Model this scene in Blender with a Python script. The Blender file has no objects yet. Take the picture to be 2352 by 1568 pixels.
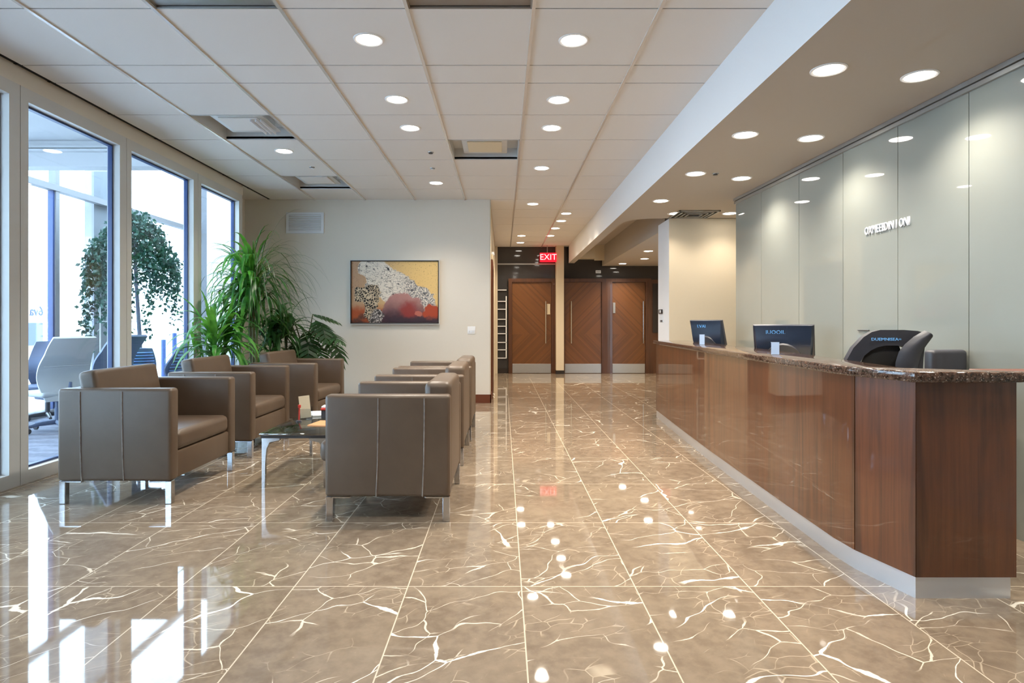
import bpy, bmesh, math, random
from mathutils import Vector, Matrix, Euler
PI = math.pi
R = math.radians
rnd = random.Random(7)
SC = bpy.context.scene
COL = SC.collection

# ------------------------------------------------------------------ camera
F, VX, VY, CAMZ = 1418.0, 1155.0, 745.0, 1.2     # focal length in px, vanishing point, eye height
cam = bpy.data.cameras.new('camera')
cam.sensor_width = 36.0
cam.lens = F / 2352 * 36.0
cam.shift_x = (1176 - VX) / 2352
cam.shift_y = -(784 - VY) / 2352
cam.clip_start = 0.05
cam.clip_end = 300
camo = bpy.data.objects.new('camera', cam)
camo.location = (0, 0, CAMZ)
camo.rotation_euler = (PI / 2, 0, 0)
COL.objects.link(camo)
SC.camera = camo

def lin(r, g, b):
    def f(c):
        c /= 255.0
        return c / 12.92 if c <= 0.04045 else ((c + 0.055) / 1.055) ** 2.4
    return (f(r), f(g), f(b), 1.0)

# ------------------------------------------------------------------ node helpers
class E:
    """A value socket that can be written in plain arithmetic."""
    def __init__(s, T, k): s.T, s.k = T, k
    def _m(s, op, *a): return s.T.math(op, s, *a)
    def __add__(s, o): return s._m('ADD', o)
    __radd__ = __add__
    def __sub__(s, o): return s._m('SUBTRACT', o)
    def __rsub__(s, o): return s.T.math('SUBTRACT', o, s)
    def __mul__(s, o): return s._m('MULTIPLY', o)
    __rmul__ = __mul__
    def __truediv__(s, o): return s._m('DIVIDE', o)
    def abs(s): return s._m('ABSOLUTE')
    def floor(s): return s._m('FLOOR')
    def frac(s): return s._m('FRACT')
    def pow(s, e): return s._m('POWER', e)
    def sqrt(s): return s._m('SQRT')
    def lt(s, o): return s._m('LESS_THAN', o)
    def gt(s, o): return s._m('GREATER_THAN', o)
    def max(s, o): return s._m('MAXIMUM', o)
    def min(s, o): return s._m('MINIMUM', o)
    def sin(s): return s._m('SINE')
    def sm(s, a, b):
        n = s.T.node('ShaderNodeMapRange', interpolation_type='SMOOTHSTEP')
        s.T.set(n.inputs['Value'], s); s.T.set(n.inputs['From Min'], a); s.T.set(n.inputs['From Max'], b)
        return E(s.T, n.outputs['Result'])

class Mat:
    def __init__(s, name):
        s.mat = bpy.data.materials.new(name)
        s.mat.use_nodes = True
        s.t = s.mat.node_tree
        s.t.nodes.clear()
        s.out = s.node('ShaderNodeOutputMaterial')
    def node(s, ty, **kw):
        n = s.t.nodes.new(ty)
        for k, v in kw.items(): setattr(n, k, v)
        return n
    def set(s, sock, v):
        if isinstance(v, E): s.t.links.new(v.k, sock)
        elif isinstance(v, bpy.types.NodeSocket): s.t.links.new(v, sock)
        else: sock.default_value = v
    def math(s, op, *a):
        n = s.node('ShaderNodeMath', operation=op)
        for i, v in enumerate(a): s.set(n.inputs[i], v)
        return E(s, n.outputs[0])
    def pos(s): return s.node('ShaderNodeNewGeometry').outputs['Position']
    def objco(s): return s.node('ShaderNodeTexCoord').outputs['Object']
    def sep(s, v):
        n = s.node('ShaderNodeSeparateXYZ'); s.set(n.inputs[0], v)
        return [E(s, n.outputs[i]) for i in range(3)]
    def vec(s, x, y, z=0.0):
        n = s.node('ShaderNodeCombineXYZ')
        for i, v in enumerate((x, y, z)): s.set(n.inputs[i], v)
        return n.outputs[0]
    def noise(s, v, scale=5, detail=3, rough=0.5, dist=0.0, out=0):
        n = s.node('ShaderNodeTexNoise'); s.set(n.inputs['Vector'], v)
        n.inputs['Scale'].default_value = scale; n.inputs['Detail'].default_value = detail
        n.inputs['Roughness'].default_value = rough; n.inputs['Distortion'].default_value = dist
        return E(s, n.outputs[out])
    def edge(s, v, scale=5, rand=1.0):
        n = s.node('ShaderNodeTexVoronoi', feature='DISTANCE_TO_EDGE'); s.set(n.inputs['Vector'], v)
        n.inputs['Scale'].default_value = scale; n.inputs['Randomness'].default_value = rand
        return E(s, n.outputs['Distance'])
    def white(s, v):
        n = s.node('ShaderNodeTexWhiteNoise', noise_dimensions='3D'); s.set(n.inputs['Vector'], v)
        return E(s, n.outputs['Value'])
    def mix(s, f, a, b):
        n = s.node('ShaderNodeMix', data_type='RGBA')
        s.set(n.inputs[0], f); s.set(n.inputs[6], a); s.set(n.inputs[7], b)
        return n.outputs[2]
    def bump(s, h, strength=0.2, dist=0.01):
        n = s.node('ShaderNodeBump'); s.set(n.inputs['Height'], h)
        n.inputs['Strength'].default_value = strength; n.inputs['Distance'].default_value = dist
        return n.outputs[0]
    def bsdf(s, col, rough=0.5, **kw):
        n = s.node('ShaderNodeBsdfPrincipled')
        s.set(n.inputs['Base Color'], col); s.set(n.inputs['Roughness'], rough)
        for k, v in kw.items(): s.set(n.inputs[k.replace('_', ' ')], v)
        s.t.links.new(n.outputs[0], s.out.inputs[0])
        return s.mat

def plain(name, rgb, rough=0.5, grain=0.06, scale=40.0, **kw):
    """A single coloured material with a faint uneven grain."""
    m = Mat(name)
    c = lin(*rgb)
    d = tuple(x * (1 - grain) for x in c[:3]) + (1,)
    return m.bsdf(m.mix(m.noise(m.objco(), scale, 4), c, d), rough, **kw)

MAT = {}
def build_materials():
    M = MAT
    M['wall'] = plain('wall_paint', (222, 215, 202), 0.75, 0.03, 60)
    M['wall_warm'] = plain('wall_paint_warm', (212, 198, 172), 0.75, 0.03, 60)
    M['white_paint'] = plain('white_paint', (236, 236, 236), 0.6, 0.02, 60)
    M['ceil'] = plain('ceiling_board', (226, 222, 217), 0.9, 0.05, 220)
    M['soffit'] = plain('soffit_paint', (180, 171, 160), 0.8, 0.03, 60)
    M['grid'] = plain('ceiling_grid_metal', (218, 212, 204), 0.22, 0.03, 30, Metallic=0.25)
    M['dark_gap'] = plain('shadow_gap', (22, 23, 26), 0.8)
    M['alu'] = plain('window_frame_paint', (206, 206, 203), 0.4, 0.03, 30)
    M['gasket'] = plain('window_gasket', (38, 62, 112), 0.35, 0.1, 30)
    M['brown_trim'] = plain('brown_trim', (110, 58, 36), 0.35, 0.2, 25)
    M['black_trim'] = plain('black_trim', (40, 33, 30), 0.4, 0.1, 25)
    M['chrome'] = plain('chrome', (200, 203, 208), 0.14, 0.04, 12, Metallic=1.0)
    M['toe'] = plain('toe_kick_steel', (224, 227, 232), 0.34, 0.05, 8, Metallic=0.72)
    M['brushed'] = plain('brushed_steel', (178, 178, 176), 0.38, 0.1, 50, Metallic=0.7)
    M['annex_frame'] = plain('annex_frame_darkened', (112, 114, 118), 0.6, 0.04, 20)  # white frames, greyed in colour to counter the over-bright sky
    M['annex_wall'] = plain('annex_wall_darkened', (88, 91, 96), 0.7, 0.03, 20)  # pale wall, greyed further in colour against the same bright sky
    M['pan_brown'] = plain('taupe_panel', (140, 128, 116), 0.7)
    M['black'] = plain('black_plastic', (60, 61, 68), 0.42, 0.1, 60)
    M['navy'] = plain('dark_screen_casing', (34, 44, 62), 0.3, 0.08, 40)
    M['mesh'] = plain('black_mesh', (32, 31, 32), 0.6, 0.35, 420)
    M['paper'] = plain('paper', (238, 240, 240), 0.6, 0.03, 30)
    M['blue_paper'] = plain('pale_blue_paper', (176, 200, 232), 0.6, 0.06, 30)
    M['tan_paper'] = plain('tan_paper', (206, 150, 100), 0.5, 0.2, 20)
    M['cream'] = plain('cream_card', (220, 204, 172), 0.5, 0.08, 40)
    M['red'] = plain('red_plastic', (190, 52, 40), 0.4, 0.1, 20)
    M['grey_chair'] = plain('blue_grey_fabric', (92, 104, 130), 0.6, 0.2, 160)
    M['pale_shell'] = plain('pale_shell', (170, 174, 176), 0.4, 0.03, 30)
    M['white_pot'] = plain('white_planter', (214, 216, 214), 0.35, 0.04, 30)
    M['soil'] = plain('soil', (44, 32, 24), 0.95, 0.5, 90)
    M['stem'] = plain('plant_stem', (96, 96, 58), 0.7, 0.3, 60)
    M['bark'] = plain('tree_bark', (104, 108, 124), 0.8, 0.3, 60)
    M['concrete'] = plain('pale_paving', (215, 216, 218), 0.9, 0.1, 6)
    M['beige_trim'] = plain('corner_trim', (202, 190, 170), 0.5, 0.04, 30)
    M['louvre'] = plain('white_louvre', (226, 230, 234), 0.45, 0.03, 30)
    M['sign_white'] = plain('raised_letters', (240, 242, 248), 0.3, 0.02, 30)
    M['ink'] = plain('blue_ink', (120, 158, 210), 0.6, 0.1, 30)
    M['cyan'] = plain('pale_blue_letters', (110, 180, 240), 0.4, 0.05, 30)
    M['outdoor_white'] = plain('outdoor_render', (188, 189, 191), 0.8, 0.04, 8)

    # leather
    m = Mat('taupe_leather'); o = m.objco()
    n = m.noise(o, 9, 4); g = m.edge(o, 420)
    M['leather'] = m.bsdf(m.mix(n, lin(97, 80, 64), lin(84, 69, 55)), 0.42,
                          Normal=m.bump(g + m.noise(o, 6, 2) * 2.0, 0.1, 0.004), Coat_Weight=0.08, Coat_Roughness=0.3)
    m = Mat('seam_piping')
    M['piping'] = m.bsdf(m.mix(m.noise(m.objco(), 30), lin(70, 58, 52), lin(150, 140, 130)), 0.4)

    # carpet
    m = Mat('blue_grey_carpet'); o = m.pos()
    w = m.noise(o, 30, 4); s = (m.sep(o)[1] * 30 + m.noise(o, 3, 2) * 14).sin() * 0.25
    M['carpet'] = m.bsdf(m.mix(w + s, lin(136, 138, 150), lin(96, 98, 112)), 0.95)

    # walnut, vertical grain with plank to plank tone
    def wood(name, a, b, c, rough, plank=0.16, coat=0.9):
        m = Mat(name); o = m.objco(); x, y, z = m.sep(o)
        s = x * 0.55 + y
        idx = (s / plank).floor()
        tone = m.white(m.vec(idx, 3.1, 0.7))
        lines = m.noise(m.vec(s * 90, z * 1.6 + tone * 7, idx), 1.0, 5, 0.65)
        wide = m.noise(m.vec(s * 14, z * 0.9, tone * 9), 1.0, 3, 0.6, 0.6)
        col = m.mix((lines * 1.5 - 0.3).max(0.0).min(1.0), lin(*a), lin(*b))
        col = m.mix((wide.sm(0.42, 0.72)) * 0.75, col, lin(*c))
        col = m.mix(tone * 0.45, col, lin(*b))
        return m.bsdf(col, rough, Coat_Weight=coat, Coat_Roughness=0.02, Coat_IOR=1.5)
    M['walnut'] = wood('glossy_walnut', (124, 71, 38), (76, 41, 21), (46, 25, 14), 0.35)
    M['walnut_frame'] = wood('door_frame_wood', (98, 60, 33), (74, 43, 24), (56, 32, 19), 0.4, 0.5, 0.2)

    # door leaves: diagonal veneer that mirrors about a horizontal line
    for k, sg in (('door_a', 1.0), ('door_b', -1.0)):
        m = Mat('diagonal_veneer_' + k); o = m.objco(); x, y, z = m.sep(o)
        d = x * sg + (z - 0.96).abs()
        st = (d / 0.042)
        tone = m.white(m.vec(st.floor(), (z - 0.96).gt(0.0), 2.0))
        fr = st.frac(); gap = (fr - 0.5).abs().sm(0.40, 0.49)
        gr = m.noise(m.vec(d * 110, (x * sg - (z - 0.96).abs()) * 3, tone * 5), 1.0, 4, 0.6)
        col = m.mix(tone * 0.5 + gr * 0.3, lin(122, 76, 33), lin(82, 50, 21))
        col = m.mix(gap * 0.9, col, lin(52, 27, 14))
        M[k] = m.bsdf(col, 0.42, Coat_Weight=0.15, Coat_Roughness=0.2)

    # polished brown granite
    m = Mat('brown_granite'); o = m.pos()
    c = m.noise(o, 60, 6, 0.7); v = m.edge(o, 38)
    w = m.noise(o, 150, 3)
    col = m.mix(c.sm(0.35, 0.65), lin(40, 28, 24), lin(104, 80, 66))
    col = m.mix(w.sm(0.60, 0.72) * 0.8, col, lin(206, 190, 172))
    col = m.mix((1.0 - v.sm(0.0, 0.05)) * 0.5, col, lin(24, 17, 15))
    M['granite'] = m.bsdf(col, 0.06, IOR=1.6)

    # back painted grey green glass
    m = Mat('back_painted_glass'); o = m.pos()
    M['wall_glass'] = m.bsdf(m.mix(m.noise(o, 2, 2), lin(136, 140, 134), lin(131, 135, 129)), 0.5,
                             Coat_Weight=1.0, Coat_Roughness=0.015, Coat_IOR=1.62)
    m = Mat('dark_tinted_glass'); o = m.pos()
    M['dark_glass'] = m.bsdf(m.mix(m.noise(o, 3, 2), lin(66, 63, 62), lin(56, 54, 54)), 0.05, IOR=1.5)

    # clear panes: mirror part follows Fresnel by hand so that a box pane works from both sides
    def pane(name, tint, f0, rough=0.0):
        m = Mat(name)
        g = m.node('ShaderNodeNewGeometry')
        dt = m.node('ShaderNodeVectorMath', operation='DOT_PRODUCT')
        m.t.links.new(g.outputs['Normal'], dt.inputs[0]); m.t.links.new(g.outputs['Incoming'], dt.inputs[1])
        c = E(m, dt.outputs['Value']).abs()
        fr = (1.0 - c).max(0.0).pow(5.0) * (1 - f0) + f0
        tr = m.node('ShaderNodeBsdfTransparent'); tr.inputs[0].default_value = tint
        gl = m.node('ShaderNodeBsdfGlossy'); gl.inputs['Roughness'].default_value = rough
        mx = m.node('ShaderNodeMixShader')
        m.t.links.new(fr.k, mx.inputs[0]); m.t.links.new(tr.outputs[0], mx.inputs[1]); m.t.links.new(gl.outputs[0], mx.inputs[2])
        m.t.links.new(mx.outputs[0], m.out.inputs[0])
        return m.mat
    M['pane'] = pane('window_glass', (0.95, 0.975, 0.99, 1), 0.03)
    M['table_glass'] = pane('table_glass', (0.86, 0.92, 0.90, 1), 0.2)
    M['acrylic'] = pane('clear_acrylic', (0.86, 0.88, 0.9, 1), 0.05)

    # lamps
    def lamp(name, col, s):
        m = Mat(name); e = m.node('ShaderNodeEmission'); e.inputs[0].default_value = col; e.inputs[1].default_value = s
        m.t.links.new(e.outputs[0], m.out.inputs[0]); return m.mat
    M['lamp'] = lamp('lamp_lens', (1.0, 0.93, 0.82, 1), 16.0)
    M['exit_red'] = lamp('exit_red', lin(235, 30, 45), 1.0)
    M['exit_letter'] = lamp('exit_letter', lin(255, 190, 190), 1.0)

    # leaves
    for k, a, b in (('leaf_bright', (78, 146, 52), (34, 98, 36)), ('leaf_mid', (46, 96, 44), (20, 58, 28)), ('leaf_dark', (42, 84, 48), (20, 52, 30)),
                    ('leaf_tree', (44, 82, 66), (28, 58, 54))):
        m = Mat(k); o = m.objco()
        n = m.noise(o, 7, 3)
        c = m.mix(n.sm(0.35, 0.65), lin(*a), lin(*b))
        M[k] = m.bsdf(c, 0.35, Specular_IOR_Level=0.4)
        pb = m.out.inputs[0].links[0].from_node                     # leaves let some light through
        tl = m.node('ShaderNodeBsdfTranslucent'); m.set(tl.inputs[0], m.mix(0.35, c, lin(150, 200, 70)) if k != 'leaf_tree' else c)
        mx = m.node('ShaderNodeMixShader'); mx.inputs[0].default_value = 0.32
        m.t.links.new(pb.outputs[0], mx.inputs[1]); m.t.links.new(tl.outputs[0], mx.inputs[2])
        m.t.links.new(mx.outputs[0], m.out.inputs[0])

    # marble floor
    m = Mat('polished_brown_marble'); p = m.pos(); x, y, z = m.sep(p)
    TX, TY, X0, Y0 = 0.52, 0.91, 0.085, 2.83
    ux = (x - X0) / TX; uy = (y - Y0) / TY
    ix, iy = ux.floor(), uy.floor()
    ha = m.white(m.vec(ix, iy, 1.0)); hb = m.white(m.vec(ix, iy, 5.0)); hc = m.white(m.vec(ix, iy, 9.0))
    # each slab is cut from another place of the stone and turned a little
    lx = x * 0.86 + y * 0.5; ly = y * 0.86 - x * 0.5
    lx = lx + ha * 17.0; ly = ly + hb * 23.0
    base = m.vec(lx, ly, hc * 11.0)
    wv = m.noise(base, 1.5, 3, 0.55, 0.0, 1)
    wx, wy, wz = m.sep(wv.k)
    px = lx + (wx - 0.5) * 0.42; py = ly + (wy - 0.5) * 0.42
    fine = m.noise(base, 14, 5, 0.62)
    e1 = m.edge(m.vec(px * 0.72, py * 1.6, hc * 11.0), 1.25)
    k1 = m.noise(base, 1.7, 2, 0.5)
    th1 = (m.noise(base, 5.0, 4, 0.65).sm(0.45, 0.85)) * 0.030 + 0.004
    v1 = (1.0 - e1.sm(th1 * 0.55, th1)) * k1.sm(0.475, 0.545)
    e2 = m.edge(m.vec(px * 1.0 + 4.0, py * 1.7 + 2.0, hc * 7.0), 2.6)
    k2 = m.noise(m.vec(lx + 9.0, ly, hc), 2.6, 3, 0.5)
    th2 = (m.noise(base, 8.0, 4, 0.65).sm(0.45, 0.9)) * 0.034 + 0.007
    v2 = (1.0 - e2.sm(th2 * 0.45, th2)) * k2.sm(0.47, 0.56)
    e3 = m.edge(m.vec(px * 1.0 + wz * 0.3, py * 2.0 + 7.0, hc * 3.0), 6.5)
    k3 = m.noise(m.vec(lx, ly + 5.0, hc), 3.4, 3, 0.55)
    v3 = (1.0 - e3.sm(0.006, 0.022)) * k3.sm(0.48, 0.6) * 0.6
    spk = m.noise(base, 30, 4, 0.7).sm(0.66, 0.74) * 0.4
    col = m.mix(fine.sm(0.3, 0.7), lin(124, 109, 93), lin(144, 128, 110))
    col = m.mix(m.noise(base, 2.2, 3).sm(0.4, 0.7) * 0.35, col, lin(155, 139, 119))
    col = m.mix(spk, col, lin(190, 172, 148))
    col = m.mix(v3, col, lin(206, 190, 166))
    col = m.mix(v2, col, lin(226, 214, 194))
    col = m.mix(v1, col, lin(240, 232, 216))
    gx = (ux - (ux + 0.5).floor()).abs() * TX; gy = (uy - (uy + 0.5).floor()).abs() * TY
    jt = 1.0 - gx.min(gy).sm(0.0016, 0.0036)
    col = m.mix(jt, col, lin(214, 200, 178))
    M['marble'] = m.bsdf(col, fine * 0.02 + 0.025, IOR=1.62)

    # abstract canvas
    m = Mat('abstract_canvas'); x, y, z = m.sep(m.objco())
    u = x / 1.30 + 0.5; v = z / 0.93 + 0.5
    P = m.vec(x, z, 0.0)
    n1 = m.noise(P, 5, 4, 0.6); n2 = m.noise(m.vec(x + 5.0, z, 0.0), 5, 4, 0.6)
    fu = u + (n1 - 0.5) * 0.16; fv = v + (n2 - 0.5) * 0.22
    spots = m.noise(P, 46, 4, 0.7)
    col = m.mix(fu.sm(0.0, 0.75), lin(190, 152, 118), lin(226, 190, 122))
    col = m.mix(spots.sm(0.56, 0.68) * (fu + fv).sm(1.15, 1.6) * 0.7, col, lin(120, 92, 52))
    col = m.mix(spots.sm(0.56, 0.68) * (fv - fu).sm(0.25, 0.6) * 0.8, col, lin(96, 70, 58))
    col = m.mix(1.0 - fv.sm(0.16, 0.34), col, lin(168, 78, 30))
    col = m.mix((1.0 - fv.sm(0.05, 0.2)) * n1.sm(0.4, 0.6), col, lin(84, 46, 34))
    # pale cracked mass falling from upper left to lower right
    def seg(ax, ay, bx, by):
        dx, dy = bx - ax, by - ay; L = dx * dx + dy * dy
        t = ((fu - ax) * dx + (fv - ay) * dy) / L
        t = t.max(0.0).min(1.0)
        return ((fu - ax - t * dx).pow(2.0) + ((fv - ay - t * dy) * 0.72).pow(2.0)).sqrt()
    d1 = seg(0.22, 0.90, 0.84, 0.36); d2 = seg(0.30, 0.66, 0.46, 0.52)
    crack = m.edge(m.vec(x * 0.8 + n1 * 0.3, z * 1.3 + n2 * 0.3, 0.0), 20)
    dk = m.noise(m.vec(x, z, 3.0), 13, 4, 0.7)
    white = m.mix((1.0 - crack.sm(0.0, 0.09)) * dk.sm(0.35, 0.6), lin(232, 222, 206), lin(60, 58, 60))
    white = m.mix(fu.sm(0.45, 0.75) * spots.sm(0.42, 0.6), white, lin(92, 94, 102))
    white = m.mix(dk.sm(0.60, 0.66), white, lin(40, 42, 52))
    col = m.mix(1.0 - d1.min(d2).sm(0.135, 0.15), col, white)
    # rose and wine coloured dome at the foot
    dd = ((fu - 0.60).pow(2.0) / 0.075 + (fv - 0.06).pow(2.0) / 0.19).sqrt()
    dome = m.mix(fv.sm(0.05, 0.45), lin(66, 38, 48), lin(178, 128, 120))
    dome = m.mix((1.0 - ((fu - 0.66).pow(2.0) + (fv - 0.2).pow(2.0) * 0.6).sqrt().sm(0.05, 0.16)) * 0.9, dome, lin(146, 46, 38))
    col = m.mix(1.0 - dd.sm(0.93, 1.02), col, dome)
    col = m.mix((1.0 - ((fu - 0.78).pow(2.0) + (fv - 0.16).pow(2.0)).sqrt().sm(0.04, 0.055)) * 0.8, col, lin(196, 110, 90))
    col = m.mix(1.0 - ((fu - 0.93).pow(2.0) / 0.012 + (fv - 0.16).pow(2.0) / 0.02).sqrt().sm(0.8, 1.0), col, lin(170, 66, 30))
    col = m.mix((1.0 - fv.sm(0.04, 0.12)) * fu.sm(0.33, 0.42), col, lin(58, 38, 48))
    # dark scribbled mass at the left
    d3 = seg(0.22, 0.52, 0.22, 0.14).min(seg(0.10, 0.46, 0.26, 0.52)); d4 = seg(0.29, 0.12, 0.27, 0.0)
    scr = m.edge(m.vec(x + n2 * 0.16, z + n1 * 0.16, 1.0), 30)
    dark = m.mix(1.0 - scr.sm(0.03, 0.16), lin(30, 26, 24), lin(214, 194, 162))
    col = m.mix(1.0 - d3.sm(0.075, 0.085), col, dark)
    col = m.mix(1.0 - d4.sm(0.07, 0.08), col, m.mix(scr.sm(0.05, 0.2), lin(50, 44, 44), lin(200, 190, 182)))
    M['canvas'] = m.bsdf(col, 0.5)

build_materials()

# ------------------------------------------------------------------ mesh helpers
def box(bm, x0, x1, y0, y1, z0, z1, mat=0):
    vs = [bm.verts.new((x, y, z)) for z in (z0, z1) for y in (y0, y1) for x in (x0, x1)]
    for q in ((0, 2, 3, 1), (4, 5, 7, 6), (0, 1, 5, 4), (2, 6, 7, 3), (0, 4, 6, 2), (1, 3, 7, 5)):
        f = bm.faces.new([vs[i] for i in q]); f.material_index = mat
    return vs

def rbox(bm, x0, x1, y0, y1, z0, z1, r=0.01, seg=3, mat=0, xf=None):
    """A box with rounded edges."""
    t = bmesh.new(); box(t, x0, x1, y0, y1, z0, z1, mat)
    bmesh.ops.bevel(t, geom=list(t.edges), offset=r, segments=seg, profile=0.5, affect='EDGES', clamp_overlap=True)
    if xf: bmesh.ops.transform(t, matrix=xf, verts=t.verts)
    merge(bm, t)

def merge(bm, t):
    mp = {v: bm.verts.new(v.co) for v in t.verts}
    for f in t.faces:
        try:
            g = bm.faces.new([mp[v] for v in f.verts]); g.material_index = f.material_index
        except ValueError: pass
    t.free()

def prism(bm, pts, z0, z1, mat=0):
    a = [bm.verts.new((x, y, z0)) for x, y in pts]; b = [bm.verts.new((x, y, z1)) for x, y in pts]
    n = len(pts)
    fs = [bm.faces.new(b), bm.faces.new(a[::-1])]
    for i in range(n): fs.append(bm.faces.new((a[i], a[(i + 1) % n], b[(i + 1) % n], b[i])))
    for f in fs: f.material_index = mat
    bmesh.ops.recalc_face_normals(bm, faces=fs)

def tube(bm, path, r, seg=10, mat=0, caps=True):
    path = [Vector(p) for p in path]; n = len(path)
    rs = r if isinstance(r, (list, tuple)) else [r] * n
    rings = []; prev = None
    for i, p in enumerate(path):
        d = (path[min(i + 1, n - 1)] - path[max(i - 1, 0)]).normalized()
        a = prev if prev is not None else (Vector((0, 0, 1)) if abs(d.z) < 0.9 else Vector((1, 0, 0)))
        s = d.cross(a).normalized(); t = s.cross(d).normalized(); prev = t
        rings.append([bm.verts.new(p + (s * math.cos(2 * PI * k / seg) + t * math.sin(2 * PI * k / seg)) * rs[i]) for k in range(seg)])
    fs = []
    for i in range(n - 1):
        for k in range(seg):
            fs.append(bm.faces.new((rings[i][k], rings[i][(k + 1) % seg], rings[i + 1][(k + 1) % seg], rings[i + 1][k])))
    if caps: fs += [bm.faces.new(rings[0][::-1]), bm.faces.new(rings[-1])]
    for f in fs: f.material_index = mat
    bmesh.ops.recalc_face_normals(bm, faces=fs)

def lathe(bm, prof, seg=28, c=(0, 0), mat=0):
    rings = []
    for r, z in prof:
        rings.append([bm.verts.new((c[0] + r * math.cos(2 * PI * k / seg), c[1] + r * math.sin(2 * PI * k / seg), z)) for k in range(seg)] if r > 1e-6 else [bm.verts.new((c[0], c[1], z))])
    fs = []
    for a, b in zip(rings, rings[1:]):
        for k in range(seg):
            q = [a[k % len(a)], a[(k + 1) % len(a)], b[(k + 1) % len(b)], b[k % len(b)]]
            u = []
            for v in q:
                if v not in u: u.append(v)
            if len(u) > 2: fs.append(bm.faces.new(u))
    for f in fs: f.material_index = mat
    bmesh.ops.recalc_face_normals(bm, faces=fs)

def sheet(bm, fn, nu, nv, thick=0.0, mat=0):
    """A curved surface fn(u,v); with a thickness it becomes a closed shell."""
    t = bmesh.new()
    g = [[t.verts.new(fn(i / nu, j / nv)) for j in range(nv + 1)] for i in range(nu + 1)]
    for i in range(nu):
        for j in range(nv):
            f = t.faces.new((g[i][j], g[i + 1][j], g[i + 1][j + 1], g[i][j + 1])); f.material_index = mat
    if thick:
        t.normal_update()
        bmesh.ops.solidify(t, geom=list(t.faces), thickness=thick)
    merge(bm, t)

def obj(name, bm, mats, parent=None, angle=35, loc=None, rot=None):
    me = bpy.data.meshes.new(name)
    bmesh.ops.recalc_face_normals(bm, faces=bm.faces) if False else None
    bm.to_mesh(me); bm.free()
    for m in (mats if isinstance(mats, (list, tuple)) else [mats]): me.materials.append(MAT[m] if isinstance(m, str) else m)
    for p in me.polygons: p.use_smooth = True
    me.set_sharp_from_angle(angle=R(angle))
    o = bpy.data.objects.new(name, me)
    COL.objects.link(o)
    if parent: o.parent = parent
    if loc: o.location = loc
    if rot: o.rotation_euler = rot
    return o

def one(name, fn, mats, parent=None, **kw):
    bm = bmesh.new(); fn(bm)
    return obj(name, bm, mats, parent, **kw)

def tag(o, label=None, cat=None, group=None, kind=None):
    if label: o['label'] = label
    if cat: o['category'] = cat
    if group: o['group'] = group
    if kind: o['kind'] = kind
    return o

def thing(name, label, cat, loc=(0, 0, 0), rz=0.0, group=None):
    o = bpy.data.objects.new(name, None); o.empty_display_size = 0.1
    COL.objects.link(o); o.location = loc; o.rotation_euler = (0, 0, rz)
    return tag(o, label, cat, group)

def struct(name, fn, mats, parent=None, **kw):
    o = one(name, fn, mats, parent, **kw)
    if not parent: o['kind'] = 'structure'
    return o

def shell(name):
    o = bpy.data.objects.new(name, None); COL.objects.link(o); o['kind'] = 'structure'; return o

def dup(root, loc, rz, label, group=None):
    """A copy of a thing with copies of its parts and sub-parts."""
    kids = {}
    for o in COL.objects:
        if o.parent: kids.setdefault(o.parent.name, []).append(o)
    def cp(o, parent):
        c = o.copy(); COL.objects.link(c)
        if parent: c.parent = parent
        for ch in kids.get(o.name, []): cp(ch, c)
        return c
    r = cp(root, None); r.location = loc; r.rotation_euler = (0, 0, rz); r['label'] = label
    if group: r['group'] = group
    return r

def text(name, body, size, mat, parent=None, loc=(0, 0, 0), rot=(0, 0, 0), ext=0.002, align='CENTER', sx=1.0, mirror=False):
    cu = bpy.data.curves.new(name, 'FONT'); cu.body = body; cu.size = size; cu.extrude = ext; cu.align_x = align
    cu.align_y = 'CENTER'; cu.resolution_u = 2; cu.materials.append(MAT[mat])
    tmp = bpy.data.objects.new(name, cu); COL.objects.link(tmp)
    dg = bpy.context.evaluated_depsgraph_get()
    me = bpy.data.meshes.new_from_object(tmp.evaluated_get(dg))      # real mesh letters
    bpy.data.objects.remove(tmp)
    if not me.materials: me.materials.append(MAT[mat])
    o = bpy.data.objects.new(name, me); COL.objects.link(o); o.location = loc; o.rotation_euler = rot
    o.scale = (-sx if mirror else sx, 1, 1)
    if parent: o.parent = parent
    return o

# ------------------------------------------------------------------ the room
HC = 3.11          # tiled ceiling
HS = 2.69          # reception soffit
XW = -3.6          # window wall face
YB = 9.45          # back wall
YF = 15.2          # far door wall
def gx(y): return 2.77 + (7.34 - y) * 0.028      # glass wall face

struct('floor', lambda b: box(b, -3.95, 4.0, -4.2, YF + 0.3, -0.12, 0.0), 'marble')
struct('floor_annex', lambda b: box(b, -6.3, -3.95, -4.2, 12.3, -0.12, 0.0), 'carpet')
struct('ground_outside', lambda b: box(b, -60, -6.3, -30, 60, -0.2, -0.05), 'concrete')

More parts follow.
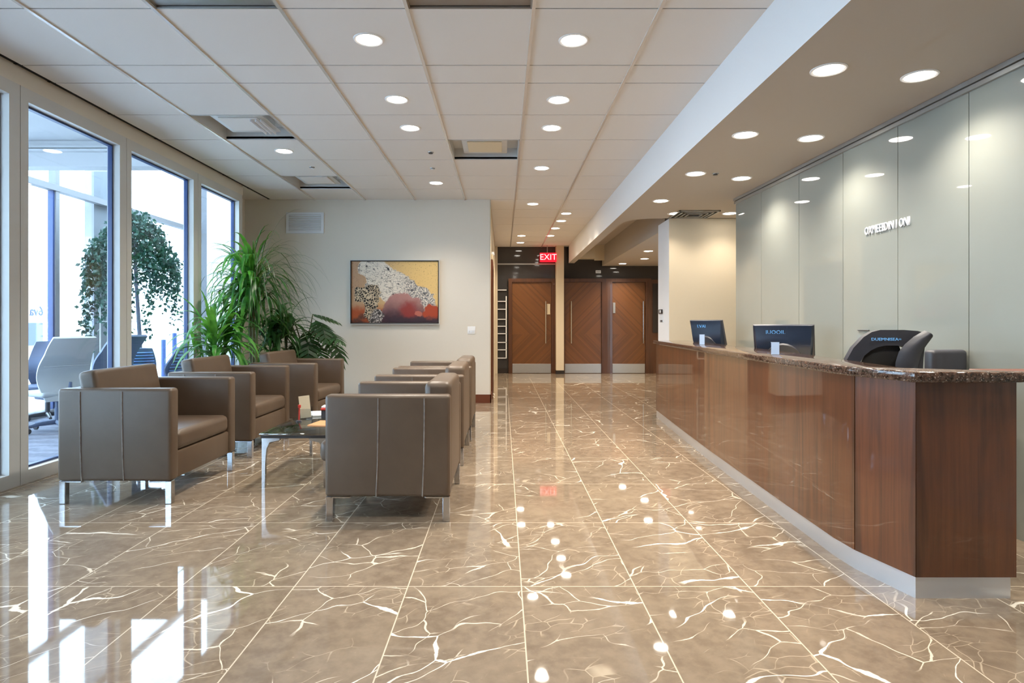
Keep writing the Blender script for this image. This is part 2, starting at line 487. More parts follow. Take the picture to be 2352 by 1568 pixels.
# tiled ceiling with its grid; open cells take the air units
XL = [-3.6] + [0.186 + 0.765 * k for k in range(-4, 2)] + [1.6]
YL = [-4.0, -3.1, -2.33, -1.57, -0.8, -0.04, 0.72, 1.49, 2.25, 2.97, 3.734, 4.552, 4.888, 5.63, 6.386, 7.163, 7.94, 8.707, 9.45, 10.25, 11.02, 11.8, 12.6, 13.4, 14.2, YF]
UNITS = [(1, 13, 'white ceiling air unit nearer the windows, beside a row of louvre blades'), (1, 16, 'ceiling air unit near the back wall above the tall plant'),
         (4, 14, 'beige ceiling air unit with a hinged panel above the walkway'), (4, 9, 'dark recessed ceiling panel at the top edge above the walkway'),
         (2, 9, 'grey ceiling air unit at the top edge above the windows side')]
cells = {(i, j) for i, j, _ in UNITS}
def ceil(b):
    for i in range(len(XL) - 1):
        for j in range(len(YL) - 1):
            if (i, j) in cells: continue
            x0, x1 = XL[i], XL[i + 1]
            if YL[j] >= YB - 0.01:
                if x1 < -0.1: continue
                x0 = max(x0, -0.19)
            if i == 0: x0 += 0.055 if YL[j] < YB - 0.01 else 0
            box(b, x0, x1, YL[j] + 0.006, YL[j + 1] - 0.006, HC, HC + 0.02, 0)
    for i in range(1, len(XL) - 1):
        y1 = YB if XL[i] < -0.19 else YF
        box(b, XL[i] - 0.011, XL[i] + 0.011, -4.0, y1, HC - 0.009, HC + 0.01, 1)
    for j in range(1, len(YL) - 1):          # cross bars sit above the board face, so the joint reads as a dark line
        box(b, -3.6 if YL[j] < YB + 0.1 else -0.19, 1.6, YL[j] - 0.012, YL[j] + 0.012, HC + 0.008, HC + 0.03, 2)
    box(b, -3.6, -3.54, -4.0, YB, HC + 0.012, HC + 0.03, 2)
    box(b, -3.95, -3.6, 8.55, YB, HC, HC + 0.02, 0)
struct('ceiling', ceil, ['ceil', 'grid', 'dark_gap'])
struct('roof_light_block', lambda b: box(b, -3.95, 4.0, -4.2, YF + 0.4, 3.42, 3.6), 'ceil')  # unseen slab added over the ceiling to keep sky light out

# window side: bulkhead over the glazing
struct('trim_bulkhead', lambda b: (box(b, -3.75, -3.612, -4.0, 8.55, 2.985, 3.42), box(b, -3.612, -3.6, -4.0, 8.55, 2.985, 3.102)), 'wall')
struct('wall_recess', lambda b: (box(b, -4.1, -3.95, 8.55, YB + 0.2, 0, 3.42), box(b, -3.95, -3.72, 8.5, 8.55, 0, 3.42)), 'wall')
struct('wall_back', lambda b: box(b, -3.95, -0.193, YB, YB + 0.18, 0, 3.42), 'wall')
struct('wall_corridor', lambda b: box(b, -0.373, -0.193, YB + 0.18, YF, 0, 3.42), 'wall_warm')
struct('baseboard_back', lambda b: (box(b, -3.95, -0.18, YB - 0.014, YB, 0, 0.13), box(b, -0.193, -0.18, YB - 0.014, 9.9, 0, 0.13)), 'brown_trim')
struct('trim_wall_corner', lambda b: box(b, -0.2, -0.188, YB - 0.004, YB + 0.02, 0.13, HC), 'beige_trim')
struct('wall_front', lambda b: box(b, -3.95, 4.0, -4.2, -4.0, 0, 3.42), 'wall')

# the glazed wall, one window per bay
MUL = [-0.55, 0.72, 2.01, 3.31, 4.607, 5.908, 7.293, 8.53]
def bay(b, y0, y1):
    x0, x1 = -3.72, XW
    L, Rr = 0.078, 0.105                       # near and far stile
    box(b, x0, x1, y0 + 0.003, y0 + L, 0.0, 2.985)
    box(b, x0, x1, y1 - Rr, y1 - 0.003, 0.0, 2.985)
    box(b, x0, x1, y0 + L, y1 - Rr, 0.0, 0.10)
    box(b, x0, x1, y0 + L, y1 - Rr, 2.885, 2.985)
    g = 0.016                                  # dark gasket just inside the frame
    a0, a1 = -3.705, -3.665
    box(b, a0, a1, y0 + L, y0 + L + g, 0.10, 2.885, 1); box(b, a0, a1, y1 - Rr - g, y1 - Rr, 0.10, 2.885, 1)
    box(b, a0, a1, y0 + L + g, y1 - Rr - g, 0.10, 0.10 + g, 1); box(b, a0, a1, y0 + L + g, y1 - Rr - g, 2.885 - g, 2.885, 1)
for k, (y0, y1) in enumerate(zip(MUL, MUL[1:])):
    w = shell('window_%d' % (k + 1))
    one('frame', lambda b: bay(b, y0, y1), ['alu', 'gasket'], w)
    one('pane', lambda b: box(b, -3.69, -3.68, y0 + 0.094, y1 - 0.121, 0.116, 2.869), 'pane', w)
struct('wall_window_side', lambda b: box(b, -3.75, XW, -4.0, MUL[0], 0, 2.985), 'wall')

# beam and reception soffit, cut to its curved end
beam = [(1.6, -4.0), (2.25, -4.0), (2.25, 8.69)]
for k in range(11):                            # rounded inner corner
    a = k / 10 * PI / 2
    beam.append((2.16 - 0.41 * math.sin(a), 9.10 - 0.41 * math.cos(a)))
beam += [(1.735, YF - 0.2), (1.6, YF - 0.2)]
def soffit(b):
    prism(b, beam, HS, 3.42)
    prism(b, [(2.25, -4.0), (4.0, -4.0), (4.0, 8.69), (2.25, 8.69)], HS + 0.004, 3.42)
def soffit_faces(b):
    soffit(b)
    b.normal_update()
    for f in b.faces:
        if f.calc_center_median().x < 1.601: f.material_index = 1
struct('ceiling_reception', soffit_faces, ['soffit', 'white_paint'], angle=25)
struct('ceiling_rear', lambda b: (box(b, 1.735, 4.0, 8.69, YF, HC, 3.42), box(b, 2.44, 4.0, 9.3, YF - 0.01, 2.64, HC)), 'soffit')
struct('trim_rear_header', lambda b: (box(b, 1.735, 2.44, 14.86, YF - 0.01, 2.80, HC), box(b, 2.2, 2.44, 14.84, 14.86, 2.74, HC)), 'wall_warm')

# right wall of back painted glass panels
wr = shell('wall_right')
JY = [7.34, 6.66, 5.86, 5.14, 4.456, 3.80, 3.02, 2.24, 1.46, 0.68, -0.1, -0.88, -1.66, -2.44, -4.0]
for a, c in zip(JY, JY[1:]):
    def pan(b, a=a, c=c):
        ya, yc = a - 0.003, c + 0.003
        prism(b, [(gx(ya), ya), (gx(ya) + 0.012, ya), (gx(yc) + 0.012, yc), (gx(yc), yc)], 0.0, HS - 0.06)
    one('glass_panel', pan, 'wall_glass', wr)
one('wall_body', lambda b: prism(b, [(gx(7.34) + 0.013, 7.34), (gx(7.34) + 0.12, 7.34), (gx(-4) + 0.12, -4.0), (gx(-4) + 0.013, -4.0)], 0, HS), 'dark_gap', wr)
def chan(b):
    for z0, z1, d, mt in ((HS - 0.028, HS + 0.002, 0.03, 0), (HS - 0.062, HS - 0.034, 0.02, 0), (HS - 0.034, HS - 0.028, 0.012, 1)):
        prism(b, [(gx(7.345) - d, 7.345), (gx(7.345) + 0.01, 7.345), (gx(-4) + 0.01, -4.0), (gx(-4) - d, -4.0)], z0, z1, mt)
struct('trim_glass_channel', chan, ['brushed', 'dark_gap'])
struct('wall_right_rear', lambda b: (box(b, 3.4, 3.55, 7.0, 9.3, 0, 3.42), box(b, 2.9, 3.4, 7.2, 7.30, 0, HS), box(b, 3.85, 4.0, 9.3, YF, 0, 3.42)), 'wall_warm')
struct('wall_right_front', lambda b: box(b, 3.2, 4.0, -4.0, 7.2, 0, 3.42), 'wall')
def blk(b):
    box(b, 2.34, 3.4, 8.69, 9.3, 0, HS, 0)
    for f in b.faces:
        if f.normal.x < -0.5 or abs(f.calc_center_median().x - 2.34) < 1e-4: f.material_index = 1  # left face set whiter: daylight on that side put into its colour
struct('wall_reception_end', blk, ['wall_warm', 'white_paint'])

# ------------------------------------------------------------------ far wall with the doors
def farz(y): return CAMZ - (y - VY) / F * YF
def farx(x): return (x - VX) / F * YF
struct('wall_far', lambda b: box(b, -0.373, 4.0, YF, YF + 0.2, 0, 3.42), 'dark_glass')
def side(b):
    box(b, -0.193, -0.13, YF - 0.06, YF, 0, HC, 0)
    box(b, -0.13, 0.125, YF - 0.03, YF, 0, 0.12, 1)
struct('trim_left_jamb', side, ['wall_warm', 'black_trim'])
def grid(b):
    for y in (666, 692, 710, 733, 749, 766, 786, 803, 822):
        z = farz(y); box(b, -0.125, farx(1163.5) if y > 670 else 0.09, YF - 0.035, YF - 0.012, z - 0.01, z + 0.01)
    box(b, farx(1161.5), farx(1164), YF - 0.035, YF - 0.012, farz(822), farz(680))
struct('trim_sidelight_bars', grid, 'paper')
struct('trim_header_rail', lambda b: box(b, -0.13, 1.29, YF - 0.03, YF, 2.67, 2.70), 'brushed')

def door(name, x0, x1, xf0, xf1, side, mat, plate):
    d = shell(name)
    zt = farz(648)
    def fr(b):
        box(b, xf0, x0, YF - 0.09, YF, 0, farz(640)); box(b, x1, xf1, YF - 0.09, YF, 0, farz(640))
        box(b, x0, x1, YF - 0.09, YF, zt, farz(640))
    one('door_frame', fr, 'walnut_frame', d)
    cx = (x0 + x1) / 2
    lf = one('door_leaf', lambda b: box(b, x0 - cx + 0.004, x1 - cx - 0.004, 0, 0.045, 0.004, zt - 0.004), mat, d, loc=(cx, YF - 0.05, 0))
    one('kick_plate', lambda b: rbox(b, x0 - cx + 0.01, x1 - cx - 0.01, -0.006, 0.001, 0.01, 0.236, 0.002, 1), 'brushed', lf)
    hx = (x1 - cx - 0.14) if side > 0 else (x0 - cx + 0.16)
    if plate == 3: hx = x1 - cx - 0.06
    def hd(b):
        tube(b, [(hx, -0.06, farz(788)), (hx, -0.06, farz(692))], 0.014, 10)
        for z in (farz(775), farz(705)): tube(b, [(hx, -0.06, z), (hx, 0, z)], 0.009, 8)
    one('door_handle', hd, 'chrome', lf)
    if plate == 1:
        one('name_plate', lambda b: rbox(b, hx + 0.03, hx + 0.11, -0.012, 0.001, farz(722), farz(698), 0.003, 1), 'cream', lf)
    if plate == 3:
        one('name_plate', lambda b: rbox(b, x0 - cx + 0.02, x0 - cx + 0.08, -0.012, 0.001, farz(719), farz(695), 0.003, 1), 'brushed', lf)
door('door_1', farx(1176), farx(1266), farx(1168), farx(1275), 1, 'door_a', 1)
door('door_2', farx(1296), farx(1381), farx(1288), farx(1389), -1, 'door_b', 2)
door('door_3', farx(1405), farx(1481), farx(1389), farx(1494), 1, 'door_a', 3)
def pst(b):
    box(b, 1.29, 1.478, 14.94, YF - 0.001, 0.09, HC); box(b, 1.285, 1.483, 14.93, YF - 0.001, 0, 0.09, 1)
struct('trim_door_post', pst, ['wall_warm', 'black_trim'])
struct('trim_right_panel', lambda b: (box(b, farx(1494), 3.85, YF - 0.08, YF, 0, 2.3, 0), box(b, farx(1497), 3.85, YF - 0.11, YF - 0.08, 1.0, 2.2, 1)), ['walnut_frame', 'black_trim'])

s = thing('exit_sign', 'red lit exit sign hanging above the first door', 'sign', (farx(1257), YF - 0.3, farz(594)))
one('sign_housing', lambda b: rbox(b, -0.2, 0.2, -0.03, 0.03, -0.11, 0.11, 0.012, 2), 'exit_red', s)
text('lettering', 'EXIT', 0.2, 'exit_letter', s, (0, -0.032, 0), (PI / 2, 0, 0), 0.001)
one('hanger', lambda b: tube(b, [(-0.02, 0, 0.11), (-0.02, 0, HC - farz(594))], 0.008, 8), 'brushed', s)
s = thing('door_sign', 'small pale plate on the dark glass over the second door', 'sign', (farx(1374), YF - 0.012, farz(624)))
one('plate', lambda b: rbox(b, -0.065, 0.065, 0.0, 0.012, -0.035, 0.035, 0.003, 1), 'louvre', s)
one('dark_mark', lambda b: rbox(b, -0.05, 0.05, -0.002, 0.0, -0.012, 0.012, 0.0005, 1), 'brushed', s)
s = thing('emergency_light', 'cream twin-head emergency light high on the corridor wall', 'light', (-0.193, 10.3, 2.30))
one('housing', lambda b: rbox(b, 0, 0.03, -0.12, 0.12, -0.05, 0.06, 0.01, 2), 'cream', s)
for q in (-0.07, 0.07): one('lamp_head', lambda b: lathe(b, [(0, 0.1), (0.03, 0.1), (0.035, 0.06), (0, 0.05)], 14, (0.018, q)), 'louvre', s)
def cfr(b):
    box(b, -0.193, -0.165, 9.95, 10.05, 0, 2.15); box(b, -0.193, -0.165, 11.0, 11.1, 0, 2.15); box(b, -0.193, -0.165, 9.95, 11.1, 2.15, 2.25)
d = shell('door_4'); one('door_frame', cfr, 'brown_trim', d)
one('door_leaf', lambda b: box(b, -0.19, -0.175, 10.05, 11.0, 0.004, 2.15), 'walnut_frame', d)

# ------------------------------------------------------------------ annex and street outside the windows
struct('ceiling_annex', lambda b: box(b, -6.3, -3.75, -4.0, 6.64, 3.17, 3.3), 'outdoor_white')
def bulk(b):
    box(b, -6.3, -3.75, 6.64, 6.82, 2.90, 3.3); box(b, -6.3, -3.75, 6.60, 6.64, 3.09, 3.115); box(b, -6.3, -3.75, 6.58, 6.64, 3.05, 3.075)
struct('trim_annex_bulkhead', bulk, 'outdoor_white')
struct('wall_annex_end', lambda b: box(b, -6.2, -3.95, 12.1, 12.3, 0, 4.2), 'annex_wall')
struct('column_annex', lambda b: box(b, -6.2, -6.06, 9.15, 9.5, 0, 4.2), 'annex_frame')
w = shell('window_annex')
def afr(b):
    for y in (-1.0, 1.6, 4.2, 6.2, 8.22):
        box(b, -6.05, -5.95, y, y + 0.07, 0, 4.2)
        box(b, -6.04, -5.97, y - 0.03, y, 0, 2.98, 1)
    box(b, -6.04, -5.94, -4.0, 12.1, 2.98, 3.06); box(b, -6.06, -5.935, -4.0, 12.1, 0, 0.08); box(b, -6.058, -5.945, -4.0, 12.1, 4.14, 4.2)
one('frame', afr, ['annex_frame', 'gasket'], w)
one('pane', lambda b: box(b, -6.01, -6.0, -4.0, 12.1, 0.08, 4.14), 'pane', w)

def weeping_tree():
    t = thing('weeping_tree', 'small tree with drooping leafy strands in the bright space beyond the windows', 'tree', (-5.30, 8.85, 0))
    t.scale = (0.73, 0.73, 0.83)
    one('trunk', lambda b: tube(b, [(0.15, 0, 0), (0.12, 0.02, 1.2), (0.05, 0, 2.3), (0, 0, 3.2)], [0.045, 0.04, 0.03, 0.012], 10), 'bark', t)
    def stk(b):
        for x in (-0.58, -0.42): tube(b, [(x, -0.1, 0), (x, -0.1, 1.75)], 0.012, 8)
        tube(b, [(-0.58, -0.1, 1.5), (0.1, 0, 1.5)], 0.008, 6)
    one('stake', stk, 'alu', t)
    r = random.Random(3)
    bm = bmesh.new()
    def leaf(c, s):
        d = Vector((r.gauss(0, 1), r.gauss(0, 1), r.gauss(-0.5, 0.8))).normalized()
        n = d.orthogonal().normalized(); n.rotate(Matrix.Rotation(r.uniform(0, 6.3), 3, d))
        pts = [c, c + d * s * 0.45 + n * s * 0.32, c + d * s, c + d * s * 0.45 - n * s * 0.32]
        try: bm.faces.new([bm.verts.new(p) for p in pts])
        except ValueError: pass
    for i in range(430):                          # strands that arch out of the crown and hang down
        a = r.uniform(0, 2 * PI); rr = 0.86 * math.sqrt(r.random()) * (0.98 if abs(math.cos(a)) > .5 else 0.85)
        top = 3.46 - 0.98 * (rr / 0.86) ** 2.0 - r.uniform(0, 0.14)
        L = r.choice((0.5, 0.7, 1.0, 1.35)) * (0.6 + 0.5 * rr) * (1.25 if math.cos(a) < 0 else 0.9)
        if rr < 0.42: L *= 0.7
        ph = r.uniform(0, 6)
        for k in range(int(L / 0.032)):
            z = top - k * 0.032
            g = 1 - 0.6 * k * 0.032 / L
            if r.random() > g: continue
            leaf(Vector((rr * math.cos(a) + 0.04 * math.sin(ph + z * 5) + r.gauss(0, 0.025), rr * math.sin(a) + r.gauss(0, 0.03), z)), r.uniform(0.06, 0.11))
    obj('foliage', bm, 'leaf_tree', t)
weeping_tree()
for k, (x, y, h) in enumerate(((-7.75, 14.1, 0.9), (-7.55, 14.2, 1.05))):
    tag(one('street_post', lambda b: lathe(b, [(0, 0), (0.05, 0), (0.05, h), (0, h + 0.02)], 14), 'gasket', loc=(x, y, -0.05)),
        ('shorter' if k == 0 else 'taller') + ' blue street post outside beyond the two slatted chairs', 'post', 'street posts')
s = thing('street_sign_board', 'white outdoor board with faint blue letters and a printed notice', 'sign', (-9.0, 11.95, -0.05))
one('board', lambda b: (box(b, -0.06, 0, -0.75, 0.6, 0.6, 2.1), box(b, -0.05, -0.01, -0.7, -0.62, 0, 0.6), box(b, -0.05, -0.01, 0.5, 0.58, 0, 0.6)), 'outdoor_white', s)
text('lettering', "6va '", 0.26, 'gasket', s, (0.004, -0.10, 1.50), (PI / 2, 0, PI / 2), 0.003, mirror=True)
one('notice', lambda b: box(b, 0, 0.008, -0.3, 0.12, 0.85, 1.28), 'grey_chair', s)

# ------------------------------------------------------------------ armchairs
def armchair(name, label, group, W=1.0, protrude=0.0, htop=0.87, rolled=False):
    t = thing(name, label, 'armchair', group=group)
    h, aw = W / 2, 0.105
    for s in (-1, 1):
        y0, y1 = (h - aw, h) if s > 0 else (-h, -h + aw)
        a = one('arm', lambda b: rbox(b, -0.38, 0.38, y0, y1, 0.155, 0.772, 0.022, 4), 'leather', t)
        def pip(b):
            yo = h + 0.0005 if s > 0 else -h - 0.0005
            for x in (-0.225, 0.055):
                tube(b, [(x + 0.012, yo, 0.158), (x + 0.004, yo, 0.35), (x, yo, 0.6), (x, yo, 0.752)], 0.0048, 6)
            yi = (y0 if s > 0 else y1)
        one('piping', pip, 'piping', a)
    def back(b):
        if not rolled:
            rbox(b, -0.38, -0.29, -h + aw + 0.003, h - aw - 0.003, 0.157, 0.768, 0.02, 4)
            return
        t2 = bmesh.new(); rbox(t2, -0.0, 0.17, -h + aw - 0.002, h - aw + 0.002, 0.0, htop - 0.157, 0.045, 6)
        bmesh.ops.transform(t2, matrix=Matrix.Translation((-0.379, 0, 0.157)), verts=t2.verts); merge(b, t2)
    one('backrest', back, 'leather', t)
    def cush(b):
        t2 = bmesh.new(); rbox(t2, -0.06, 0.07, -h + aw + 0.010, h - aw - 0.010, 0.0, htop - 0.40, 0.034, 5)
        bmesh.ops.transform(t2, matrix=Matrix.Translation((-0.185, 0, 0.42)) @ Matrix.Rotation(R(-11), 4, 'Y'), verts=t2.verts)
        merge(b, t2)
    if not rolled: one('back_cushion', cush, 'leather', t)
    one('seat_base', lambda b: rbox(b, -0.36, 0.368, -h + aw - 0.002, h - aw + 0.002, 0.155, 0.335, 0.012, 2), 'leather', t)
    def seat(b):
        def f(u, v):
            x = -0.20 + u * (0.575 + protrude); y = (v - 0.5) * (W - 2 * aw - 0.012)
            e = min(1.0, (1 - abs(2 * v - 1)) * 6); g = min(1.0, (1 - u) * 9)
            return Vector((x, y, 0.435 + 0.028 * math.sin(PI * v) * math.sin(PI * min(1, u * 0.8 + .1)) * e))
        t2 = bmesh.new()
        rbox(t2, -0.2, 0.375 + protrude, -h + aw + 0.006, h - aw - 0.006, 0.337, 0.468, 0.042, 5)
        for v in t2.verts:
            if v.co.z > 0.41: v.co.z += 0.022 * max(0, 1 - (2 * v.co.y / (W - 2 * aw)) ** 2)
        merge(b, t2)
    one('seat_cushion', seat, 'leather', t)
    for sx in (-1, 1):
        for sy in (-1, 1):
            def leg(b):
                xo, yo = sx * 0.355, sy * (h - 0.035)
                rbox(b, xo - 0.022, xo + 0.022, yo - 0.022, yo + 0.022, 0.0, 0.155, 0.004, 1)
                rbox(b, min(xo, xo - sx * 0.13), max(xo, xo - sx * 0.13), yo - 0.022, yo + 0.022, 0.143, 0.155, 0.003, 1)
            one('leg', leg, 'chrome', t)
    return t

GL = 'taupe leather armchairs by the windows'
c1 = armchair('armchair', 'taupe leather armchair nearest the windows and camera, facing the glass table', GL, 1.0)
c1.location = (-2.59, 4.61, 0)
dup(c1, (-2.63, 6.03, 0), 0, 'middle taupe armchair of the window row, left of the glass table end')
dup(c1, (-2.42, 7.35, 0), R(-4), 'taupe armchair of the window row in front of the potted plants')
GR = 'taupe leather armchairs along the walkway'
c4 = armchair('armchair', 'taupe armchair seen from its seamed side, nearest of the walkway row', GR, 0.96, 0.075, 0.845, True)
c4.location = (-0.70, 4.22, 0); c4.rotation_euler = (0, 0, PI)
dup(c4, (-0.71, 5.70, 0), PI, 'taupe armchair of the walkway row, middle of three, behind the seamed-side chair')
dup(c4, (-0.70, 6.80, 0), PI, 'taupe armchair of the walkway row closest to the painting wall')

# ------------------------------------------------------------------ coffee table and what lies on it
t = thing('coffee_table', 'low glass-topped coffee table with flared chrome legs', 'table', (-1.53, 5.1, 0))
TW, TD, TH = 0.25, 0.6, 0.405
one('table_top', lambda b: rbox(b, -TW, TW, -TD, TD, TH - 0.014, TH, 0.004, 2), 'table_glass', t)
def tf(b):
    for s in (-1, 1):
        box(b, -TW + 0.01, TW - 0.01, s * (TD - 0.03) - 0.02, s * (TD - 0.03) + 0.02, TH - 0.036, TH - 0.0145)
        box(b, s * (TW - 0.03) - 0.02, s * (TW - 0.03) + 0.02, -TD + 0.05, TD - 0.05, TH - 0.036, TH - 0.0145)
one('table_frame', tf, 'black_trim', t)
for sx in (-1, 1):
    for sy in (-1, 1):
        def lg(b):
            x0, y0 = sx * (TW - 0.012), sy * (TD - 0.04)
            p = [(x0, 0.0), (x0 - sx * 0.022, 0.0), (x0 - sx * 0.026, 0.2), (x0 - sx * 0.034, 0.29), (x0 - sx * 0.055, 0.335), (x0 - sx * 0.13, 0.352), (x0 - sx * 0.13, 0.369), (x0, 0.369)]
            a = [b.verts.new((x, y0 - 0.014, z)) for x, z in p]; c = [b.verts.new((x, y0 + 0.014, z)) for x, z in p]
            b.faces.new(a); b.faces.new(c[::-1])
            for i in range(len(p)): b.faces.new((a[i], c[i], c[(i + 1) % len(p)], a[(i + 1) % len(p)]))
            bmesh.ops.recalc_face_normals(b, faces=b.faces)
        one('leg', lg, 'chrome', t)
z0 = TH
s = thing('leaflet_holder', 'clear leaflet holder with a tilted cream card on the glass table', 'holder', (-1.66, 5.22, z0), R(12))
one('holder', lambda b: (rbox(b, -0.05, 0.05, -0.03, 0.03, 0, 0.006, 0.002, 1), rbox(b, -0.05, 0.05, -0.028, -0.022, 0.006, 0.085, 0.002, 1), rbox(b, -0.05, 0.05, 0.018, 0.024, 0.006, 0.1, 0.002, 1)), 'acrylic', s)
def crd(b):
    t2 = bmesh.new(); box(t2, -0.044, 0.044, -0.0015, 0.0015, 0.0, 0.185)
    bmesh.ops.transform(t2, matrix=Matrix.Translation((-0.004, 0, 0.008)) @ Matrix.Rotation(R(-6), 4, 'Y') @ Matrix.Rotation(R(-3), 4, 'X'), verts=t2.verts); merge(b, t2)
one('card', crd, 'cream', s)
s = thing('table_pen', 'slim red pen standing in a small base in front of the leaflet holder', 'pen', (-1.665, 5.04, z0))
one('pen_base', lambda b: lathe(b, [(0, 0), (0.022, 0), (0.02, 0.012), (0.006, 0.016), (0, 0.016)], 16), 'black', s)
one('pen_body', lambda b: tube(b, [(0, 0, 0.014), (0.004, 0, 0.12)], 0.006, 8), 'red', s)
one('pen_cap', lambda b: lathe(b, [(0, 0.112), (0.012, 0.116), (0.013, 0.138), (0, 0.142)], 12, (0.004, 0)), 'red', s)
s = thing('tissue_box', 'dark box with a red lid on the glass table behind the tan booklet', 'box', (-1.47, 5.28, z0), R(4))
one('box_body', lambda b: rbox(b, -0.07, 0.07, -0.06, 0.06, 0, 0.07, 0.004, 1), 'black', s)
one('lid', lambda b: rbox(b, -0.074, 0.074, -0.064, 0.064, 0.07, 0.088, 0.004, 1), 'red', s)
one('top_card', lambda b: rbox(b, -0.07, 0.06, -0.05, 0.055, 0.0885, 0.102, 0.002, 1), 'paper', s)
tag(one('booklet', lambda b: rbox(b, -0.09, 0.09, -0.12, 0.12, 0, 0.012, 0.002, 1), 'tan_paper', loc=(-1.42, 4.92, z0), rot=(0, 0, R(-8))), 'tan booklet lying on the glass table close to the walkway armchair', 'booklet')
tag(one('magazine', lambda b: rbox(b, -0.1, 0.1, -0.135, 0.135, 0, 0.008, 0.002, 1), 'paper', loc=(-1.63, 5.5, z0), rot=(0, 0, R(10))), 'pale magazine lying flat at the far end of the glass table', 'magazine')

# ------------------------------------------------------------------ plants
def strap(bm, base, az, el, L, wid, droop, r, nseg=9, xmin=-3.57, ymax=9.38):
    """An arching strap leaf, slightly folded along its middle."""
    d = Vector((math.cos(az) * math.cos(el), math.sin(az) * math.cos(el), math.sin(el)))
    p = Vector(base); side = Vector((-math.sin(az), math.cos(az), 0))
    rows = []
    for k in range(nseg + 1):
        u = k / nseg
        w = wid * (0.35 + 1.3 * u if u < 0.5 else 1.0) * (1 - max(0, (u - 0.5) / 0.5) ** 1.7)
        w = max(w, wid * 0.04)
        up = side.cross(d).normalized()
        rows.append((p + side * w - up * w * -0.25, p.copy(), p - side * w - up * w * -0.25))
        d = (d + Vector((0, 0, -droop * (0.35 + 1.2 * u)))).normalized()
        p = p + d * (L / nseg)
        if p.x < xmin: p.x = xmin + 0.01 * r.random()
        if p.y > ymax: p.y = ymax
    vs = []
    for row in rows:
        vs.append([bm.verts.new((max(q.x, xmin - 0.015), min(q.y, ymax + 0.01), max(q.z, 0.05))) for q in row])
    for a, c in zip(vs, vs[1:]):
        for i in range(2): bm.faces.new((a[i], a[i + 1], c[i + 1], c[i]))

def pot(t, r, h):
    one('planter', lambda b: lathe(b, [(0, 0), (r * 0.8, 0), (r, h), (r * 0.9, h), (r * 0.88, h - 0.05), (0, h - 0.05)], 32), 'white_pot', t)
    one('soil', lambda b: lathe(b, [(0, h - 0.035), (r * 0.875, h - 0.04), (r * 0.875, h - 0.049), (0, h - 0.049)], 24), 'soil', t)

def tall_palm():
    X, Y = -3.08, 7.62
    t = thing('potted_palm', 'tall potted palm with a fountain of long drooping leaves in the corner', 'plant', (X, Y, 0))
    pot(t, 0.19, 0.42)
    def st(b):
        for dx, dy, hh in ((0, 0, 1.65), (-0.05, 0.04, 1.45), (0.05, -0.03, 1.75)):
            tube(b, [(dx * .5, dy * .5, 0.38), (dx, dy, 1.0), (dx * 1.5, dy * 1.5, hh)], [0.022, 0.02, 0.014], 8)
    one('cane', st, 'stem', t)
    r = random.Random(11); off = Vector((X, Y, 0))
    def fol(cnt, mt, azr, wid, Lr, elr, droop, zr, nm):
        bm = bmesh.new()
        for i in range(cnt):
            az = r.uniform(*azr)
            strap(bm, off + Vector((r.gauss(0, 0.05), r.gauss(0, 0.05), r.uniform(*zr))), az, R(r.uniform(*elr)), r.uniform(*Lr), r.uniform(*wid), r.uniform(*droop), r)
        for v in bm.verts: v.co -= off
        obj(nm, bm, mt, t, 80)
    fol(90, 'leaf_bright', (R(110), R(300)), (0.018, 0.036), (0.5, 0.9), (10, 80), (0.26, 0.5), (1.35, 1.8), 'foliage')
    fol(100, 'leaf_mid', (0, 2 * PI), (0.010, 0.022), (0.6, 1.0), (0, 80), (0.26, 0.5), (1.25, 1.8), 'foliage')
    fol(90, 'leaf_dark', (R(-80), R(70)), (0.004, 0.009), (0.7, 1.1), (30, 85), (0.26, 0.42), (1.4, 1.85), 'foliage')
tall_palm()

def low_dracaena(X, Y, label, n, hz, mt, seed, Lr=(0.4, 0.75)):
    t = thing('potted_dracaena', label, 'plant', (X, Y, 0), 0, 'low leafy pot plants')
    pot(t, 0.15, 0.34)
    r = random.Random(seed); off = Vector((X, Y, 0))
    tops = [Vector((r.gauss(0, 0.07), r.gauss(0, 0.08), hz * r.uniform(0.72, 1.05))) for _ in range(5)]
    def st(b):
        for q in tops: tube(b, [(q.x * .3, q.y * .3, 0.29), (q.x * .8, q.y * .8, 0.7 * q.z), tuple(q)], [0.016, 0.014, 0.012], 8)
    one('cane', st, 'stem', t)
    bm = bmesh.new()
    for q in tops:
        for i in range(n):
            strap(bm, off + q + Vector((0, 0, r.uniform(-0.22, 0.02))), r.uniform(0, 2 * PI), R(r.uniform(15, 85)), r.uniform(*Lr), r.uniform(0.018, 0.038), r.uniform(0.2, 0.42), r)
    for v in bm.verts: v.co -= off
    obj('foliage', bm, mt, t, 80)
low_dracaena(-3.24, 6.98, 'bright green broad-leaved potted plant beside the window mullion', 18, 1.15, 'leaf_bright', 21)
low_dracaena(-2.98, 8.28, 'dense dark green bushy potted plant below the tall palm', 22, 1.18, 'leaf_mid', 5, (0.4, 0.7))

